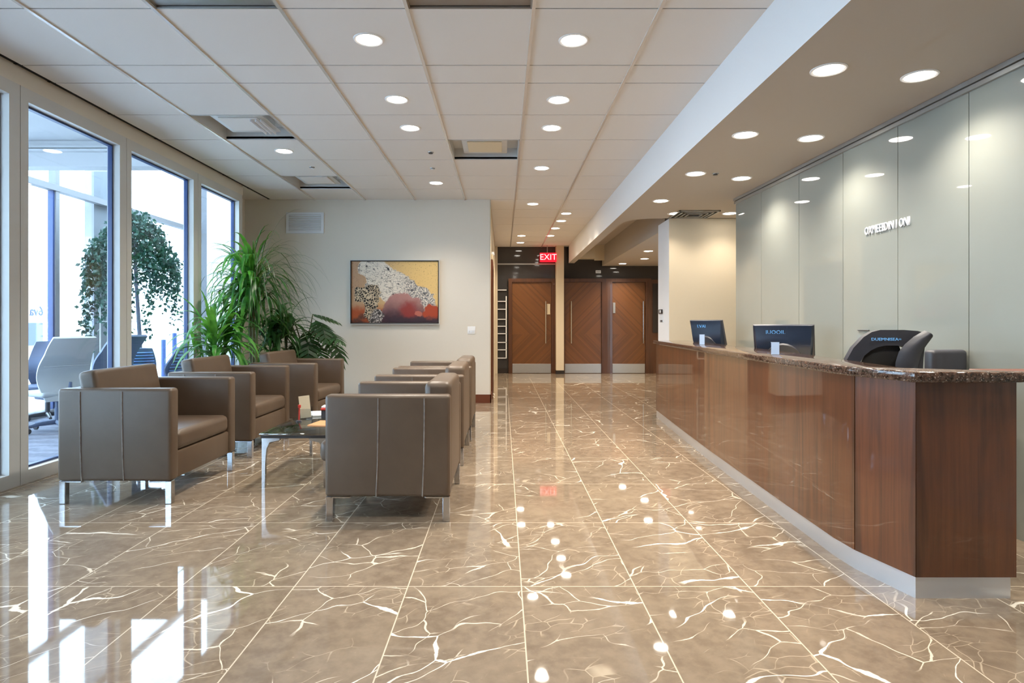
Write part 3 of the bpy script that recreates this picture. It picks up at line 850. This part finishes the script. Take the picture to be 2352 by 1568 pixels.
def split_leaf():
    X, Y = -2.72, 8.5
    t = thing('potted_monstera', 'potted monstera with big split leaves against the back wall', 'plant', (X, Y, 0))
    pot(t, 0.2, 0.45)
    r = random.Random(4)
    specs = []
    for i in range(17):
        az = r.uniform(-PI, PI); rad = r.uniform(0.12, 0.42)
        specs.append((rad * math.cos(az), 0.7 * rad * math.sin(az), r.uniform(0.85, 1.32) - rad * 0.25, az, r.uniform(0.30, 0.42), r.uniform(20, 65)))
    specs += [(0.34, -0.1, 1.02, R(-25), 0.48, 68), (0.22, -0.2, 1.25, R(-50), 0.42, 45), (0.15, -0.15, 1.34, R(20), 0.4, 20), (-0.1, -0.2, 1.3, R(-120), 0.4, 40), (0.36, -0.05, 0.95, R(10), 0.45, 75)]
    def stm(b):
        for x, y, z, az, L, dp in specs:
            tube(b, [(x * 0.1, y * 0.1, 0.4), (x * 0.5, y * 0.5, z * 0.8), (x, y, z)], [0.009, 0.008, 0.006], 6)
    one('stalk', stm, 'stem', t)
    bm = bmesh.new()
    for x, y, z, az, L, dp in specs:
        d0 = Vector((math.cos(az), math.sin(az), 0)); sd = Vector((-math.sin(az), math.cos(az), 0))
        def P(u, s):                                  # rib point u along, s across, leaf bends down towards its tip
            a = R(dp) * (0.25 + 0.75 * u); l = L * u
            c = d0 * (l * math.cos(a)) + Vector((0, 0, -l * math.sin(a)))
            q = Vector((x, y, z)) + c + sd * s + Vector((0, 0, -abs(s) * 0.35))
            q.y = min(q.y, YB - 0.03 - Y)
            return q
        NL = 7
        for sgn in (-1, 1):
            for k in range(NL):
                u0, u1 = k / NL, (k + 0.80) / NL
                wd = lambda u: L * 0.46 * math.sin(PI * min(1, 0.12 + 0.82 * u) ** 0.8)
                um = (u0 + u1) / 2
                a = [P(u0, 0), P(u1, 0), P(min(1, u1 + 0.05), sgn * wd(um) * 0.6), P(min(1.05, um + 0.16), sgn * wd(um)), P(u0 + 0.05, sgn * wd(um) * 0.62)]
                vs = [bm.verts.new(p) for p in a]
                bm.faces.new((vs[0], vs[1], vs[2], vs[4])); bm.faces.new((vs[4], vs[2], vs[3]))
        rib = [bm.verts.new(P(u / 6, s)) for u in range(7) for s in (-0.006, 0.006)]
        for k in range(6): bm.faces.new((rib[2 * k], rib[2 * k + 1], rib[2 * k + 3], rib[2 * k + 2]))
    obj('foliage', bm, 'leaf_dark', t, 60)
split_leaf()

# ------------------------------------------------------------------ things on the back wall
t = thing('framed_painting', 'framed abstract painting in gold, white and wine red on the back wall', 'painting', ((907.5 - VX) / F * YB, YB, CAMZ - (671 - VY) / F * YB))
w2, h2 = 0.683, 0.492
def ofr(b):
    for x0, x1, z0, z1 in ((-w2, w2, -h2, -h2 + 0.014), (-w2, w2, h2 - 0.010, h2), (-w2, -w2 + 0.010, -h2 + 0.014, h2 - 0.010), (w2 - 0.010, w2, -h2 + 0.014, h2 - 0.010)):
        box(b, x0, x1, -0.045, -0.001, z0, z1)
one('outer_frame', ofr, 'alu', t)
def ifr(b):
    a, c = w2 - 0.010, h2 - 0.010
    for x0, x1, z0, z1 in ((-a, a, -c + 0.004, -c + 0.016), (-a, a, c - 0.012, c), (-a, -a + 0.012, -c + 0.016, c - 0.012), (a - 0.012, a, -c + 0.016, c - 0.012)):
        box(b, x0, x1, -0.05, -0.001, z0, z1)
one('inner_frame', ifr, 'black_trim', t)
one('canvas', lambda b: box(b, -w2 + 0.024, w2 - 0.024, -0.03, -0.002, -h2 + 0.028, h2 - 0.024), 'canvas', t)

t = thing('vent_grille', 'white louvred air grille high on the back wall', 'vent', ((701 - VX) / F * YB, YB, CAMZ - (512 - VY) / F * YB))
def vf(b):
    a, c = 0.287, 0.16
    for x0, x1, z0, z1 in ((-a, a, -c, -c + 0.035), (-a, a, c - 0.035, c), (-a, -a + 0.04, -c + 0.035, c - 0.035), (a - 0.04, a, -c + 0.035, c - 0.035)):
        box(b, x0, x1, -0.018, -0.001, z0, z1)
one('grille_frame', vf, 'louvre', t)
def vs_(b):
    for k in range(8):
        t2 = bmesh.new(); box(t2, -0.246, 0.246, -0.012, 0.012, -0.0125, 0.0125)
        bmesh.ops.transform(t2, matrix=Matrix.Translation((0, -0.014, -0.108 + k * 0.031)) @ Matrix.Rotation(R(38), 4, 'X') @ Matrix.Diagonal((1, 0.3, 1, 1)), verts=t2.verts); merge(b, t2)
one('louvre', vs_, 'louvre', t)
t = thing('light_switch', 'white triple switch plate beside the corridor corner', 'switch', ((1083 - VX) / F * YB, YB, CAMZ - (758 - VY) / F * YB))
one('plate', lambda b: rbox(b, -0.06, 0.06, -0.008, -0.0005, -0.058, 0.058, 0.003, 2), 'white_paint', t)
for k in (-1, 0, 1):
    one('rocker', lambda b: rbox(b, k * 0.032 - 0.011, k * 0.032 + 0.011, -0.012, -0.008, -0.035, -0.005, 0.002, 1), 'louvre', t)

# ------------------------------------------------------------------ ceiling units
for i, j, lb in UNITS:
    x0, x1, y0, y1 = XL[i] + 0.012, XL[i + 1] - 0.012, YL[j] + 0.004, YL[j + 1] - 0.004
    cx, cy = (x0 + x1) / 2, (y0 + y1) / 2
    t = thing('ceiling_air_unit', lb, 'air unit', (cx, cy, HC), 0, 'recessed ceiling units')
    a, c = (x1 - x0) / 2, (y1 - y0) / 2
    def pan(b):
        D = 0.012 if j == 9 else 0.13
        box(b, -a, a, -c, c, D, D + 0.01)
        for q in ((-a, -a + 0.008, -c, c), (a - 0.008, a, -c, c), (-a, a, -c, -c + 0.008), (-a, a, c - 0.008, c)): box(b, q[0], q[1], q[2], q[3], -0.002, D)
    if j == 9:
        one('recess_pan', pan, 'pan_brown' if i == 4 else 'brushed', t)
        continue
    one('recess_pan', pan, 'alu', t)
    def cov(b):
        rbox(b, -a * 0.66, a * 0.66, -c * 0.72, c * 0.66, 0.035, 0.06, 0.008, 2)
        for s in (-1, 1): rbox(b, s * a * 0.5 - 0.02, s * a * 0.5 + 0.02, -c * 0.5, c * 0.5, 0.06, 0.13, 0.004, 1)
    one('cover', cov, 'alu', t)
    one('access_panel', lambda b: rbox(b, -a * 0.5, a * 0.5, -c * 0.58, c * 0.4, 0.022, 0.0348, 0.004, 1), 'cream' if i == 4 else 'ceil', t)
    if (i, j) == (1, 13):
        for k in range(3):
            one('vane', lambda b: rbox(b, a * (0.3 + k * 0.13), a * (0.3 + k * 0.13) + 0.012, -c * 0.55, c * 0.5, -0.006, 0.02, 0.003, 1), 'louvre', t)
    if i == 4:
        one('mechanism', lambda b: (rbox(b, -a * 0.5, -a * 0.22, -c * 0.95, -c * 0.8, 0.06, 0.1, 0.01, 1), rbox(b, -a * 0.2, a * 0.42, -c * 0.93, -c * 0.84, 0.06, 0.09, 0.01, 1), rbox(b, a * 0.45, a * 0.6, -c * 0.95, -c * 0.8, 0.06, 0.1, 0.01, 1)), 'black', t)
t = thing('ceiling_diffuser', 'slotted air diffuser in the reception soffit near its rear edge', 'vent', (2.58, 8.34, HS))
def dif(b):
    for k in range(4):
        s = 0.27 - k * 0.055
        for q in ((-s, s, -s, -s + 0.02), (-s, s, s - 0.02, s), (-s, -s + 0.02, -s, s), (s - 0.02, s, -s, s)): box(b, q[0], q[1], q[2], q[3], -0.012 - 0.003 * k, -0.001)
one('slot_frame', dif, 'brushed', t)
one('backing', lambda b: box(b, -0.25, 0.25, -0.25, 0.25, -0.0045, -0.0005), 'dark_gap', t)
for x, y, z, lb in ((-0.80, 6.85, HC, 'dark sprinkler cap in the tiled ceiling left of the beige air unit'), (-0.86, 7.55, HC, 'small sprinkler cap behind the dark one in the tiled ceiling'),
                    (-2.32, 7.5, HC, 'small sprinkler cap between the two air units by the windows'), (2.10, 6.1, HS, 'dark sprinkler cap in the reception soffit')):
    t = thing('ceiling_sprinkler', lb, 'sprinkler', (x, y, z), 0, 'sprinkler heads')
    one('escutcheon', lambda b: lathe(b, [(0, 0), (0.034, 0), (0.032, -0.006), (0.012, -0.009), (0, -0.009)], 20), 'brushed', t)
    one('deflector', lambda b: lathe(b, [(0, -0.009), (0.008, -0.009), (0.008, -0.012), (0.024, -0.013), (0.022, -0.017), (0, -0.017)], 16), 'black' if 'dark' in lb and 'behind' not in lb else 'louvre', t)

# ------------------------------------------------------------------ recessed downlights (each one is a lamp)
DL = bpy.data.lights.new('downlight_beam', 'SPOT')
DL.energy = 66; DL.color = (1.0, 0.90, 0.77); DL.spot_size = R(128); DL.spot_blend = 0.85; DL.shadow_soft_size = 0.07
DS = DL.copy(); DS.energy = 46
DG = DL.copy(); DG.energy = 50; DG.spot_size = R(134); DG.spot_blend = 0.8
DB = DL.copy(); DB.energy = 20
DC = DL.copy(); DC.energy = 56; DC.color = (1.0, 0.85, 0.66)
first = None
bm = bmesh.new(); lathe(bm, [(0.082, -0.004), (0.092, -0.007), (0.100, -0.004), (0.101, 0.0), (0.082, 0.0)], 32)
ring = obj('trim_ring', bm, 'white_paint')
bm = bmesh.new(); lathe(bm, [(0, -0.0045), (0.06, -0.0043), (0.0815, -0.003), (0.0815, -0.001), (0, -0.001)], 32)
lens = obj('lens', bm, 'lamp')
LG = {'a': 'downlights over the seating', 'b': 'downlights over the walkway', 'c': 'downlights in the corridor', 's': 'downlights in the reception soffit', 'g': 'downlights beside the glass wall', 'r': 'downlights in the rear ceiling'}
ORD = ['nearest', 'second', 'third', 'fourth', 'fifth', 'sixth', 'seventh']
def light(x, y, z, row, label, data):
    global first
    t = thing('recessed_downlight', label, 'downlight', (x, y, z), 0, LG[row])
    a = ring if first is None else ring.copy(); c = lens if first is None else lens.copy()
    if first is not None: COL.objects.link(a); COL.objects.link(c)
    first = t; a.parent = t; c.parent = t
    l = bpy.data.objects.new('beam', data); COL.objects.link(l); l.location = (0, 0, -0.03); l.parent = t
for k, y in enumerate((4.14, 5.24, 6.0, 8.33)): light(-0.90, y, HC, 'a', 'round downlight in the tiled ceiling over the seating, ' + ORD[k] + ' of four in line', DL)
light(-2.41, 6.8, HC, 'a', 'round downlight on its own between the two window-side air units', DL)
for k, y in enumerate((4.15, 5.25, 6.0, 7.54, 9.78)): light(0.475, y, HC, 'b', 'round downlight in the tiled ceiling over the walkway, ' + ORD[k] + ' of five in line', DL)
for k, (x, y) in enumerate(((1.09, 10.62), (1.075, 11.38), (1.04, 12.25), (1.02, 13.28))): light(x, y, HC, 'c', 'corridor downlight next to the long beam, ' + ORD[k] + ' of four', DC)
light(0.40, 13.28, HC, 'c', 'corridor downlight above the first door, the one farther from the door', DC)
light(0.41, 14.4, HC, 'c', 'corridor downlight above the first door, the one closest to the dark header', DC)
for k, y in enumerate((3.61, 4.85, 6.10, 7.44)): light(1.905, y, HS, 's', 'soffit downlight of the row above the desk front, ' + ORD[k] + ' of four', DS)
for k, (x, y) in enumerate(((2.505, 3.71), (2.47, 4.95), (2.44, 6.31))): light(x, y, HS + 0.004, 'g', 'soffit downlight of the row washing the glass wall, ' + ORD[k] + ' of three', DG)
light(2.31, 8.3, HS + 0.004, 'r', 'soffit downlight at the rear edge beside the slotted diffuser', DB)
light(3.05, 8.3, HS + 0.004, 'r', 'soffit downlight at the rear edge right of the slotted diffuser', DB)
for k, (x, y) in enumerate(((2.85, 12.1), (3.10, 13.5), (2.83, 14.6))): light(x, y, 2.64, 'r', 'downlight in the lowered ceiling behind the white pier, ' + ORD[k] + ' of three', DC)
# unseen downlights above the picture edge, added to light the foreground
for x in (-0.90, 0.475):
    for k, y in enumerate((1.7,)): light(x, y, HC, 'b', 'unseen added downlight of the %s row above the picture edge' % ('seating' if x < 0 else 'walkway'), DL)
for x in (1.905, 2.505):
    for k, y in enumerate((2.4,)): light(x, y, HS if x < 2.25 else HS + 0.004, 's', 'unseen added soffit downlight of the %s row above the picture edge' % ('desk' if x < 2.2 else 'glass wall'), DS)

# ------------------------------------------------------------------ reception desk
FR = [(1.985, 8.0), (1.95, 7.5), (1.875, 6.4), (1.815, 5.44), (1.772, 4.55), (1.735, 3.77), (1.715, 3.2), (1.725, 3.03), (1.805, 2.70)]
BK = [(2.40, 8.0), (2.28, 6.5), (2.2, 5.3), (2.1, 4.27), (2.0, 3.6), (1.90, 2.92)]
BACK = BK[::-1]
t = thing('reception_desk', 'long walnut reception desk with a brown granite counter', 'desk', (0, 0, 0))
body = FR + [(2.245, 2.70), (2.245, 2.74)] + [(x - 0.015, y) for x, y in BACK]
def inset(pts, d): return [(x + d, y) for x, y in pts]
def fpan(b):
    prism(b, FR[:8] + [(x + 0.03, y) for x, y in FR[:8]][::-1], 0.095, 0.948)
one('front_panel', fpan, 'walnut', t)
one('angled_panel', lambda b: prism(b, [(1.7255, 3.024), (1.805, 2.70), (1.84, 2.712), (1.757, 3.03)], 0.095, 0.948), 'walnut', t)
one('end_panel', lambda b: prism(b, [(1.8065, 2.6985), (2.245, 2.6985), (2.245, 2.728), (1.84, 2.728)], 0.095, 0.948), 'walnut', t)
core = [(x + 0.033, y) for x, y in FR[:8]] + [(1.845, 2.73), (2.2, 2.73)] + [(x - 0.03, y) for x, y in BACK]
one('carcass', lambda b: prism(b, core, 0.02, 0.94), 'black_trim', t)
toe = [(x + 0.006, y) for x, y in FR[:8]] + [(1.809, 2.706), (2.225, 2.706), (2.225, 2.73)] + [(x - 0.05, y) for x, y in BACK]
one('toe_kick', lambda b: prism(b, toe, 0.0, 0.094), 'toe', t)
top = [(1.955, 8.04), (1.92, 7.5), (1.845, 6.4), (1.785, 5.44), (1.742, 4.55), (1.705, 3.77), (1.685, 3.2), (1.697, 3.02), (1.782, 2.672), (2.24, 2.668), (2.27, 2.675), (2.275, 2.70)] + [(2.14, 2.80), (2.0, 2.88)] + BACK + [(2.42, 8.04)]
def ctop(b):
    t2 = bmesh.new(); prism(t2, top, 0.949, 0.995)
    bmesh.ops.bevel(t2, geom=[e for e in t2.edges if abs(e.verts[0].co.z - e.verts[1].co.z) < 1e-4], offset=0.007, segments=2, affect='EDGES', profile=0.5)
    merge(b, t2)
one('counter_top', ctop, 'granite', t, angle=50)
one('return_ledge', lambda b: rbox(b, 2.26, 2.62, 2.72, 3.0, 0.955, 0.985, 0.004, 1), 'brown_trim', t)
one('work_surface', lambda b: rbox(b, 2.10, 2.70, 4.75, 7.9, 0.70, 0.735, 0.006, 1), 'wall_warm', t)

# ------------------------------------------------------------------ screens on the desk
def monitor(label, loc, rz, W, H, tilt, word, mat):
    t = thing('monitor', label, 'monitor', loc, rz, 'monitors behind the counter')
    zc = loc[2]
    X = Matrix.Translation((0, 0, 0.13)) @ Matrix.Rotation(R(tilt), 4, 'X')
    def put(b, fn):
        t2 = bmesh.new(); fn(t2); bmesh.ops.transform(t2, matrix=X, verts=t2.verts); merge(b, t2)
    def bez(b): put(b, lambda q: rbox(q, -W / 2, W / 2, -0.012, 0.018, 0, H, 0.008, 2))
    one('screen_panel', bez, 'black', t)
    def sh(q):
        prof = [(0.0, 0.02), (0.10, 0.05), (0.45, 0.065), (0.72, 0.045), (0.86, 0.02), (1.0, 0.012)]
        rows = []
        for f, dpt in prof:
            k = 1.0 - 0.10 * (1 - f) ** 1.4
            z = f * H
            rows.append([q.verts.new((-W / 2 * k + 0.004, -0.0121, z)), q.verts.new((-W / 2 * k + 0.02, -0.012 - dpt * 0.8, z)), q.verts.new((-W / 4, -0.012 - dpt, z)),
                         q.verts.new((W / 4, -0.012 - dpt, z)), q.verts.new((W / 2 * k - 0.02, -0.012 - dpt * 0.8, z)), q.verts.new((W / 2 * k - 0.004, -0.0121, z))])
        for a, c in zip(rows, rows[1:]):
            for i in range(5): q.faces.new((a[i], a[i + 1], c[i + 1], c[i]))
        q.faces.new(rows[0][::-1]); q.faces.new(rows[-1])
        bmesh.ops.recalc_face_normals(q, faces=q.faces)
    bs = one('back_shell', lambda b: put(b, sh), mat, t, angle=30)
    def arch(q):
        n = 14; o_ = []; i_ = []
        for k in range(n + 1):
            a = PI * k / n
            o_.append((-W * 0.32 * math.cos(a), 0.02 + H * 0.52 * max(0.0, math.sin(a)) ** 0.8)); 
        vs = [q.verts.new((x, -0.082, z)) for x, z in o_]; v2 = [q.verts.new((x * 1.06, -0.06, z * 1.06)) for x, z in o_]
        q.faces.new(vs)
        for k in range(n): q.faces.new((vs[k], vs[k + 1], v2[k + 1], v2[k]))
        bmesh.ops.recalc_face_normals(q, faces=q.faces)
    one('stand_recess', lambda b: put(b, arch), 'black', t)
    o = text('lettering', word, H * 0.13, 'cyan', bs, (0, 0, 0), (0, 0, 0), 0.001)
    o.matrix_local = X @ Matrix.Translation((-W * 0.12, -0.0375, H * 0.845)) @ Matrix.Rotation(R(90 - 8), 4, 'X')
    def nk(b):
        tube(b, [(0, -0.02, 0.012), (0, -0.03, 0.1), (0, -0.06, 0.2)], [0.045, 0.04, 0.03], 14)
    one('stand_neck', nk, 'black', t)
    one('stand_base', lambda b: lathe(b, [(0, 0), (0.11, 0), (0.105, 0.012), (0, 0.018)], 28, (0, -0.02)), 'black', t)
    return t
WS = 0.735
monitor('larger dark blue monitor with pale letters, seen from behind mid-counter', (2.455, 5.38, WS), R(-30), 0.48, 0.36, 22, 'IUOOIL', 'navy')
monitor('smaller dark blue monitor at the far end of the reception counter', (2.43, 7.18, WS), R(-46), 0.40, 0.41, 20, 'LVAI', 'navy')

for lb, x, y, w, h, rz in (('pale blue card standing on the granite in front of the larger monitor', 1.835, 4.16, 0.052, 0.086, R(-8)), ('pale card standing on the granite in front of the far small monitor', 2.0, 6.2, 0.05, 0.105, R(-5))):
    t = thing('card_stand', lb, 'card', (x, y, 0.995), rz, 'cards on the counter')
    one('card', lambda b: (box(b, -w / 2, w / 2, -0.002, 0.0, 0.003, h), box(b, -w / 2, w / 2, -0.002, 0.012, h - 0.002, h)), 'blue_paper', t)
    one('foot', lambda b: rbox(b, -w / 2, w / 2, -0.006, 0.03, 0, 0.004, 0.001, 1), 'acrylic', t)

# ------------------------------------------------------------------ office chairs
def base5(t, mat, hub=0.40, r=0.29):
    one('column', lambda b: (tube(b, [(0, 0, 0.07), (0, 0, 0.26)], 0.028, 14), tube(b, [(0, 0, 0.26), (0, 0, hub)], 0.02, 12)), mat, t)
    for k in range(5):
        a = k * 2 * PI / 5 + 0.3
        c, s = math.cos(a), math.sin(a)
        one('base_arm', lambda b: tube(b, [(0.02 * c, 0.02 * s, 0.10), (r * 0.6 * c, r * 0.6 * s, 0.095), (r * c, r * s, 0.075)], [0.028, 0.022, 0.016], 10), mat, t)
        one('caster', lambda b: (tube(b, [(r * c - 0.012 * s, r * s + 0.012 * c, 0.03), (r * c + 0.012 * s, r * s - 0.012 * c, 0.03)], 0.03, 14), tube(b, [(r * c, r * s, 0.035), (r * c, r * s, 0.08)], 0.009, 8)), 'black', t)
def office_chair(name, label, loc, rz, group, shell_mat, seat_mat, W=0.5, zb=0.42, zt=1.04, flare=0.05, base='black', slat=False, arms=True):
    """Front of the chair is +X."""
    t = thing(name, label, 'office chair', loc, rz, group)
    base5(t, base, 0.38)
    one('seat', lambda b: rbox(b, -0.23, 0.25, -W * 0.48, W * 0.48, 0.40, 0.46, 0.026, 4), seat_mat, t)
    one('seat_pan', lambda b: rbox(b, -0.16, 0.16, -W * 0.3, W * 0.3, 0.36, 0.40, 0.015, 2), base, t)
    def fn(u, v):
        s = (v - 0.5) * 2
        z = zb + (zt - zb) * u
        w = W / 2 * (0.62 + 0.38 * math.sin(PI * min(1, u * 0.75 + 0.18))) * (1 + (0.28 * flare / 0.05 * max(0, u - 0.72)))
        x = -0.27 + 0.10 * math.exp(-((u - 0.36) / 0.27) ** 2) - flare * 5.0 * max(0.0, u - 0.55) ** 1.6 + 0.05 * (s * s) * (0.6 + 0.4 * u)
        return Vector((x, s * w, z))
    bk = one('back_shell', lambda b: sheet(b, fn, 18, 12, 0.03), shell_mat, t, angle=50)
    if slat:
        def sl(b):
            for k in range(9):
                u = 0.2 + k * 0.085
                pts = [fn(u, 0.06 + 0.88 * j / 8) for j in range(9)]
                tube(b, [p + Vector((-0.034, 0, 0)) for p in pts], 0.008, 6)
        one('back_slat', sl, 'ink', bk)
    else:
        one('cross_rib', lambda b: tube(b, [fn(0.55, 0.05 + 0.9 * j / 10) + Vector((-0.032, 0, 0)) for j in range(11)], 0.005, 6), shell_mat, bk)
    one('back_bracket', lambda b: tube(b, [(-0.05, 0, 0.385), (-0.2, 0, 0.385), (-0.255, 0, 0.46), (-0.27, 0, 0.56)], [0.03, 0.028, 0.022, 0.015], 10), base, t)
    if arms:
        for s in (-1, 1):
            one('armrest', lambda b: (tube(b, [(-0.02, s * W * 0.40, 0.385), (-0.02, s * W * 0.56, 0.42), (-0.03, s * W * 0.56, 0.62)], 0.014, 8), rbox(b, -0.14, 0.12, s * W * 0.56 - 0.035, s * W * 0.56 + 0.035, 0.62, 0.65, 0.012, 2)), base, t)
    return t
GA = 'office chairs in the room beyond the windows'
office_chair('office_chair', 'office chair with a pale white back shell seen through the window glass', (-5.05, 7.0, 0), R(152), GA, 'pale_shell', 'pale_shell', 0.54, 0.36, 1.05, 0.11, 'grey_chair', arms=False)
office_chair('office_chair', 'blue-grey office chair directly behind the white-backed one', (-4.98, 7.75, 0), R(158), GA, 'grey_chair', 'grey_chair', 0.52, 0.4, 1.05, 0.16, 'grey_chair')
office_chair('office_chair', 'dark blue-grey office chair left of the white-backed one, behind the pale table', (-5.62, 7.62, 0), R(-65), GA, 'grey_chair', 'grey_chair', 0.48, 0.42, 0.98, 0.04, 'black')
office_chair('office_chair', 'slatted blue-grey chair beyond the glass, left of the pair', (-5.02, 8.45, 0), R(125), GA, 'grey_chair', 'grey_chair', 0.46, 0.42, 0.88, 0.03, 'black', True, False)
office_chair('office_chair', 'slatted blue-grey chair beyond the glass, right of the pair', (-4.46, 8.28, 0), R(165), GA, 'grey_chair', 'grey_chair', 0.46, 0.42, 0.90, 0.05, 'black', True, False)
t = thing('meeting_table', 'pale meeting table left of the white-backed office chair', 'table', (-5.68, 6.55, 0))
one('table_top', lambda b: rbox(b, -0.24, 0.20, -0.5, 0.55, 0.70, 0.73, 0.008, 2), 'outdoor_white', t)
for sx in (-0.19, 0.15):
    for sy in (-0.45, 0.5): one('leg', lambda b: tube(b, [(sx, sy, 0), (sx, sy, 0.7)], 0.02, 10), 'brushed', t)

def desk_chair():
    """Black chair behind the counter: an arched back frame around a mesh panel, a curved head wing at one side. Back of the chair faces -Y."""
    t = thing('office_chair', 'black office chair with an arched high back behind the counter', 'office chair', (2.37, 3.72, 0), R(-4), 'black office chairs behind the counter')
    base5(t, 'black', 0.4, 0.17)
    one('seat', lambda b: rbox(b, -0.21, 0.21, -0.02, 0.42, 0.44, 0.51, 0.03, 4), 'mesh', t)
    one('seat_pan', lambda b: rbox(b, -0.14, 0.14, 0.05, 0.32, 0.40, 0.44, 0.012, 2), 'black', t)
    zb, zt = 0.56, 1.168
    def fr(b):
        o = [(-.31, .56), (-.308, .8), (-.305, .92), (-.297, .985), (-.265, 1.06), (-.215, 1.125), (-.175, 1.155), (-.13, 1.168), (0.0, 1.168), (.08, 1.162), (.115, 1.152), (.13, 1.13), (.125, 1.0), (.11, .56)]
        i = [(-.235, .6), (-.237, .8), (-.237, .9), (-.232, .96), (-.21, 1.01), (-.175, 1.045), (-.14, 1.065), (-.10, 1.075), (-.02, 1.075), (.03, 1.06), (.05, 1.04), (.06, 1.0), (.06, .9), (.05, .6)]
        cy = lambda x, z: -0.05 + 0.5 * x * x - 0.10 * max(0, z - 0.85)
        for d, rev in ((0.0, False), (0.045, True)):
            vo = [b.verts.new((x, cy(x, z) + d - (0.0 if d else 0.012 * 0), z)) for x, z in o]; vi = [b.verts.new((x, cy(x, z) + d, z)) for x, z in i]
            for k in range(len(o) - 1): b.faces.new((vo[k], vo[k + 1], vi[k + 1], vi[k]))
            b.faces.new((vo[0], vi[0], vi[-1], vo[-1]))
            if not rev: A = (vo, vi)
            else:
                for p, q in ((A[0], vo), (A[1], vi)):
                    for k in range(len(p) - 1): b.faces.new((p[k], p[k + 1], q[k + 1], q[k]))
                b.faces.new((A[0][0], A[0][-1], vo[-1], vo[0]))
        bmesh.ops.recalc_face_normals(b, faces=b.faces)
    bk = one('back_frame', fr, 'black', t, angle=50)
    text('lettering', 'DUEMNISEA=', 0.024, 'cyan', bk, (-0.10, -0.082, 1.112), (R(84), 0, 0), 0.001, sx=1.2)
    def mesh(u, v):
        x = -0.09 + (v - 0.5) * 0.32; z = 0.58 + u * (0.50 - 0.9 * max(0.0, abs(v - 0.5) - 0.25))
        return Vector((x, -0.02 + 0.5 * x * x - 0.06 * max(0, z - 0.85), z))
    one('back_mesh', lambda b: sheet(b, mesh, 16, 12, 0.012), 'mesh', t)
    def wing(u, v):
        import bisect
        L = [(-.06, .60), (-.058, .90), (-.055, .98), (-.04, 1.04), (-.008, 1.085), (.04, 1.13), (.095, 1.165)]
        Q = [(.06, .60), (.066, .90), (.072, .96), (.085, 1.02), (.10, 1.06), (.125, 1.10), (.142, 1.128)]
        k = min(5, int(v * 6)); f = v * 6 - k
        g = lambda A: Vector((A[k][0] + (A[k + 1][0] - A[k][0]) * f, 0, A[k][1] + (A[k + 1][1] - A[k][1]) * f))
        p = g(L).lerp(g(Q), u); p.y = -0.085 - 0.03 * math.sin(PI * u) - 0.03 * v
        return p
    one('head_wing', lambda b: sheet(b, wing, 8, 18, 0.02), 'black', t, angle=50)
    one('back_bracket', lambda b: tube(b, [(0, 0.18, 0.42), (0, 0.0, 0.42), (0, -0.03, 0.5), (0, -0.03, 0.6)], 0.025, 10), 'black', t)
desk_chair()
t = thing('office_chair', 'low-backed black padded chair right of the arched black chair', 'office chair', (2.705, 3.97, 0), R(10), 'black office chairs behind the counter')
base5(t, 'black', 0.4, 0.13)
one('seat', lambda b: rbox(b, -0.125, 0.125, -0.15, 0.15, 0.42, 0.48, 0.025, 3), 'black', t)
one('backrest', lambda b: rbox(b, -0.125, 0.125, -0.20, -0.12, 0.62, 1.045, 0.024, 4), 'black', t)
one('back_bracket', lambda b: tube(b, [(0, -0.05, 0.41), (0, -0.215, 0.41), (0, -0.215, 0.7)], 0.018, 8), 'black', t)
one('seat_pan', lambda b: rbox(b, -0.1, 0.1, -0.1, 0.1, 0.385, 0.42, 0.01, 1), 'black', t)

# ------------------------------------------------------------------ lettering and controls on the reception walls
yaw = -math.atan(0.028)
t = thing('wall_lettering', 'small raised white letters on the glass wall behind the desk', 'sign', (gx(4.6) - 0.003, 4.6, 1.925), 0)
def word(name, body, dy, size, sx):
    text(name, body, size, 'sign_white', t, (0.028 * dy - 0.002, -dy, 0), (PI / 2, 0, -PI / 2 - yaw * 0 + math.atan(0.028)), 0.004, sx=sx)
word('lettering', 'OXMEEB', -0.115, 0.088, 0.72)
word('lettering', 'DIN I ONI', 0.14, 0.088, 0.72)
t = thing('card_reader', 'small black framed control on the white end of the reception wall', 'control', (2.34, 9.12, 1.39))
one('housing', lambda b: rbox(b, -0.02, -0.0005, -0.09, 0.09, -0.033, 0.033, 0.005, 2), 'black', t)
one('display', lambda b: rbox(b, -0.022, -0.02, -0.05, 0.02, -0.02, 0.02, 0.001, 1), 'louvre', t)
t = thing('notice_sign', 'pale notice plate below the black control on the white wall end', 'plate', (2.34, 9.1, 1.285))
one('plate', lambda b: rbox(b, -0.008, -0.0005, -0.1, 0.1, -0.05, 0.05, 0.002, 1), 'louvre', t)
one('dark_strip', lambda b: rbox(b, -0.0095, -0.008, -0.08, 0.04, -0.045, -0.02, 0.0005, 1), 'black', t)
t = thing('wall_slot', 'thin black handle slot on the glass wall behind the counter', 'handle', (gx(4.85) - 0.001, 4.85, 1.155))
one('bar', lambda b: rbox(b, -0.012, 0.0, -0.075, 0.075, -0.004, 0.004, 0.003, 1), 'black', t)

# ------------------------------------------------------------------ daylight and colour management
W = bpy.data.worlds.new('daylight'); SC.world = W; W.use_nodes = True
bg = W.node_tree.nodes['Background']
bg.inputs[0].default_value = (0.62, 0.81, 1.0, 1)
bg.inputs[1].default_value = 5.8

SC.view_settings.view_transform = 'Standard'
SC.view_settings.look = 'None'
SC.view_settings.exposure = 0.95
SC.view_settings.gamma = 1.0
SC.view_settings.use_curve_mapping = False
SC.cycles.use_denoising = True
SC.cycles.max_bounces = 7
SC.cycles.use_adaptive_sampling = True
SC.cycles.adaptive_threshold = 0.03
SC.cycles.transparent_max_bounces = 16
SC.cycles.sample_clamp_indirect = 8.0
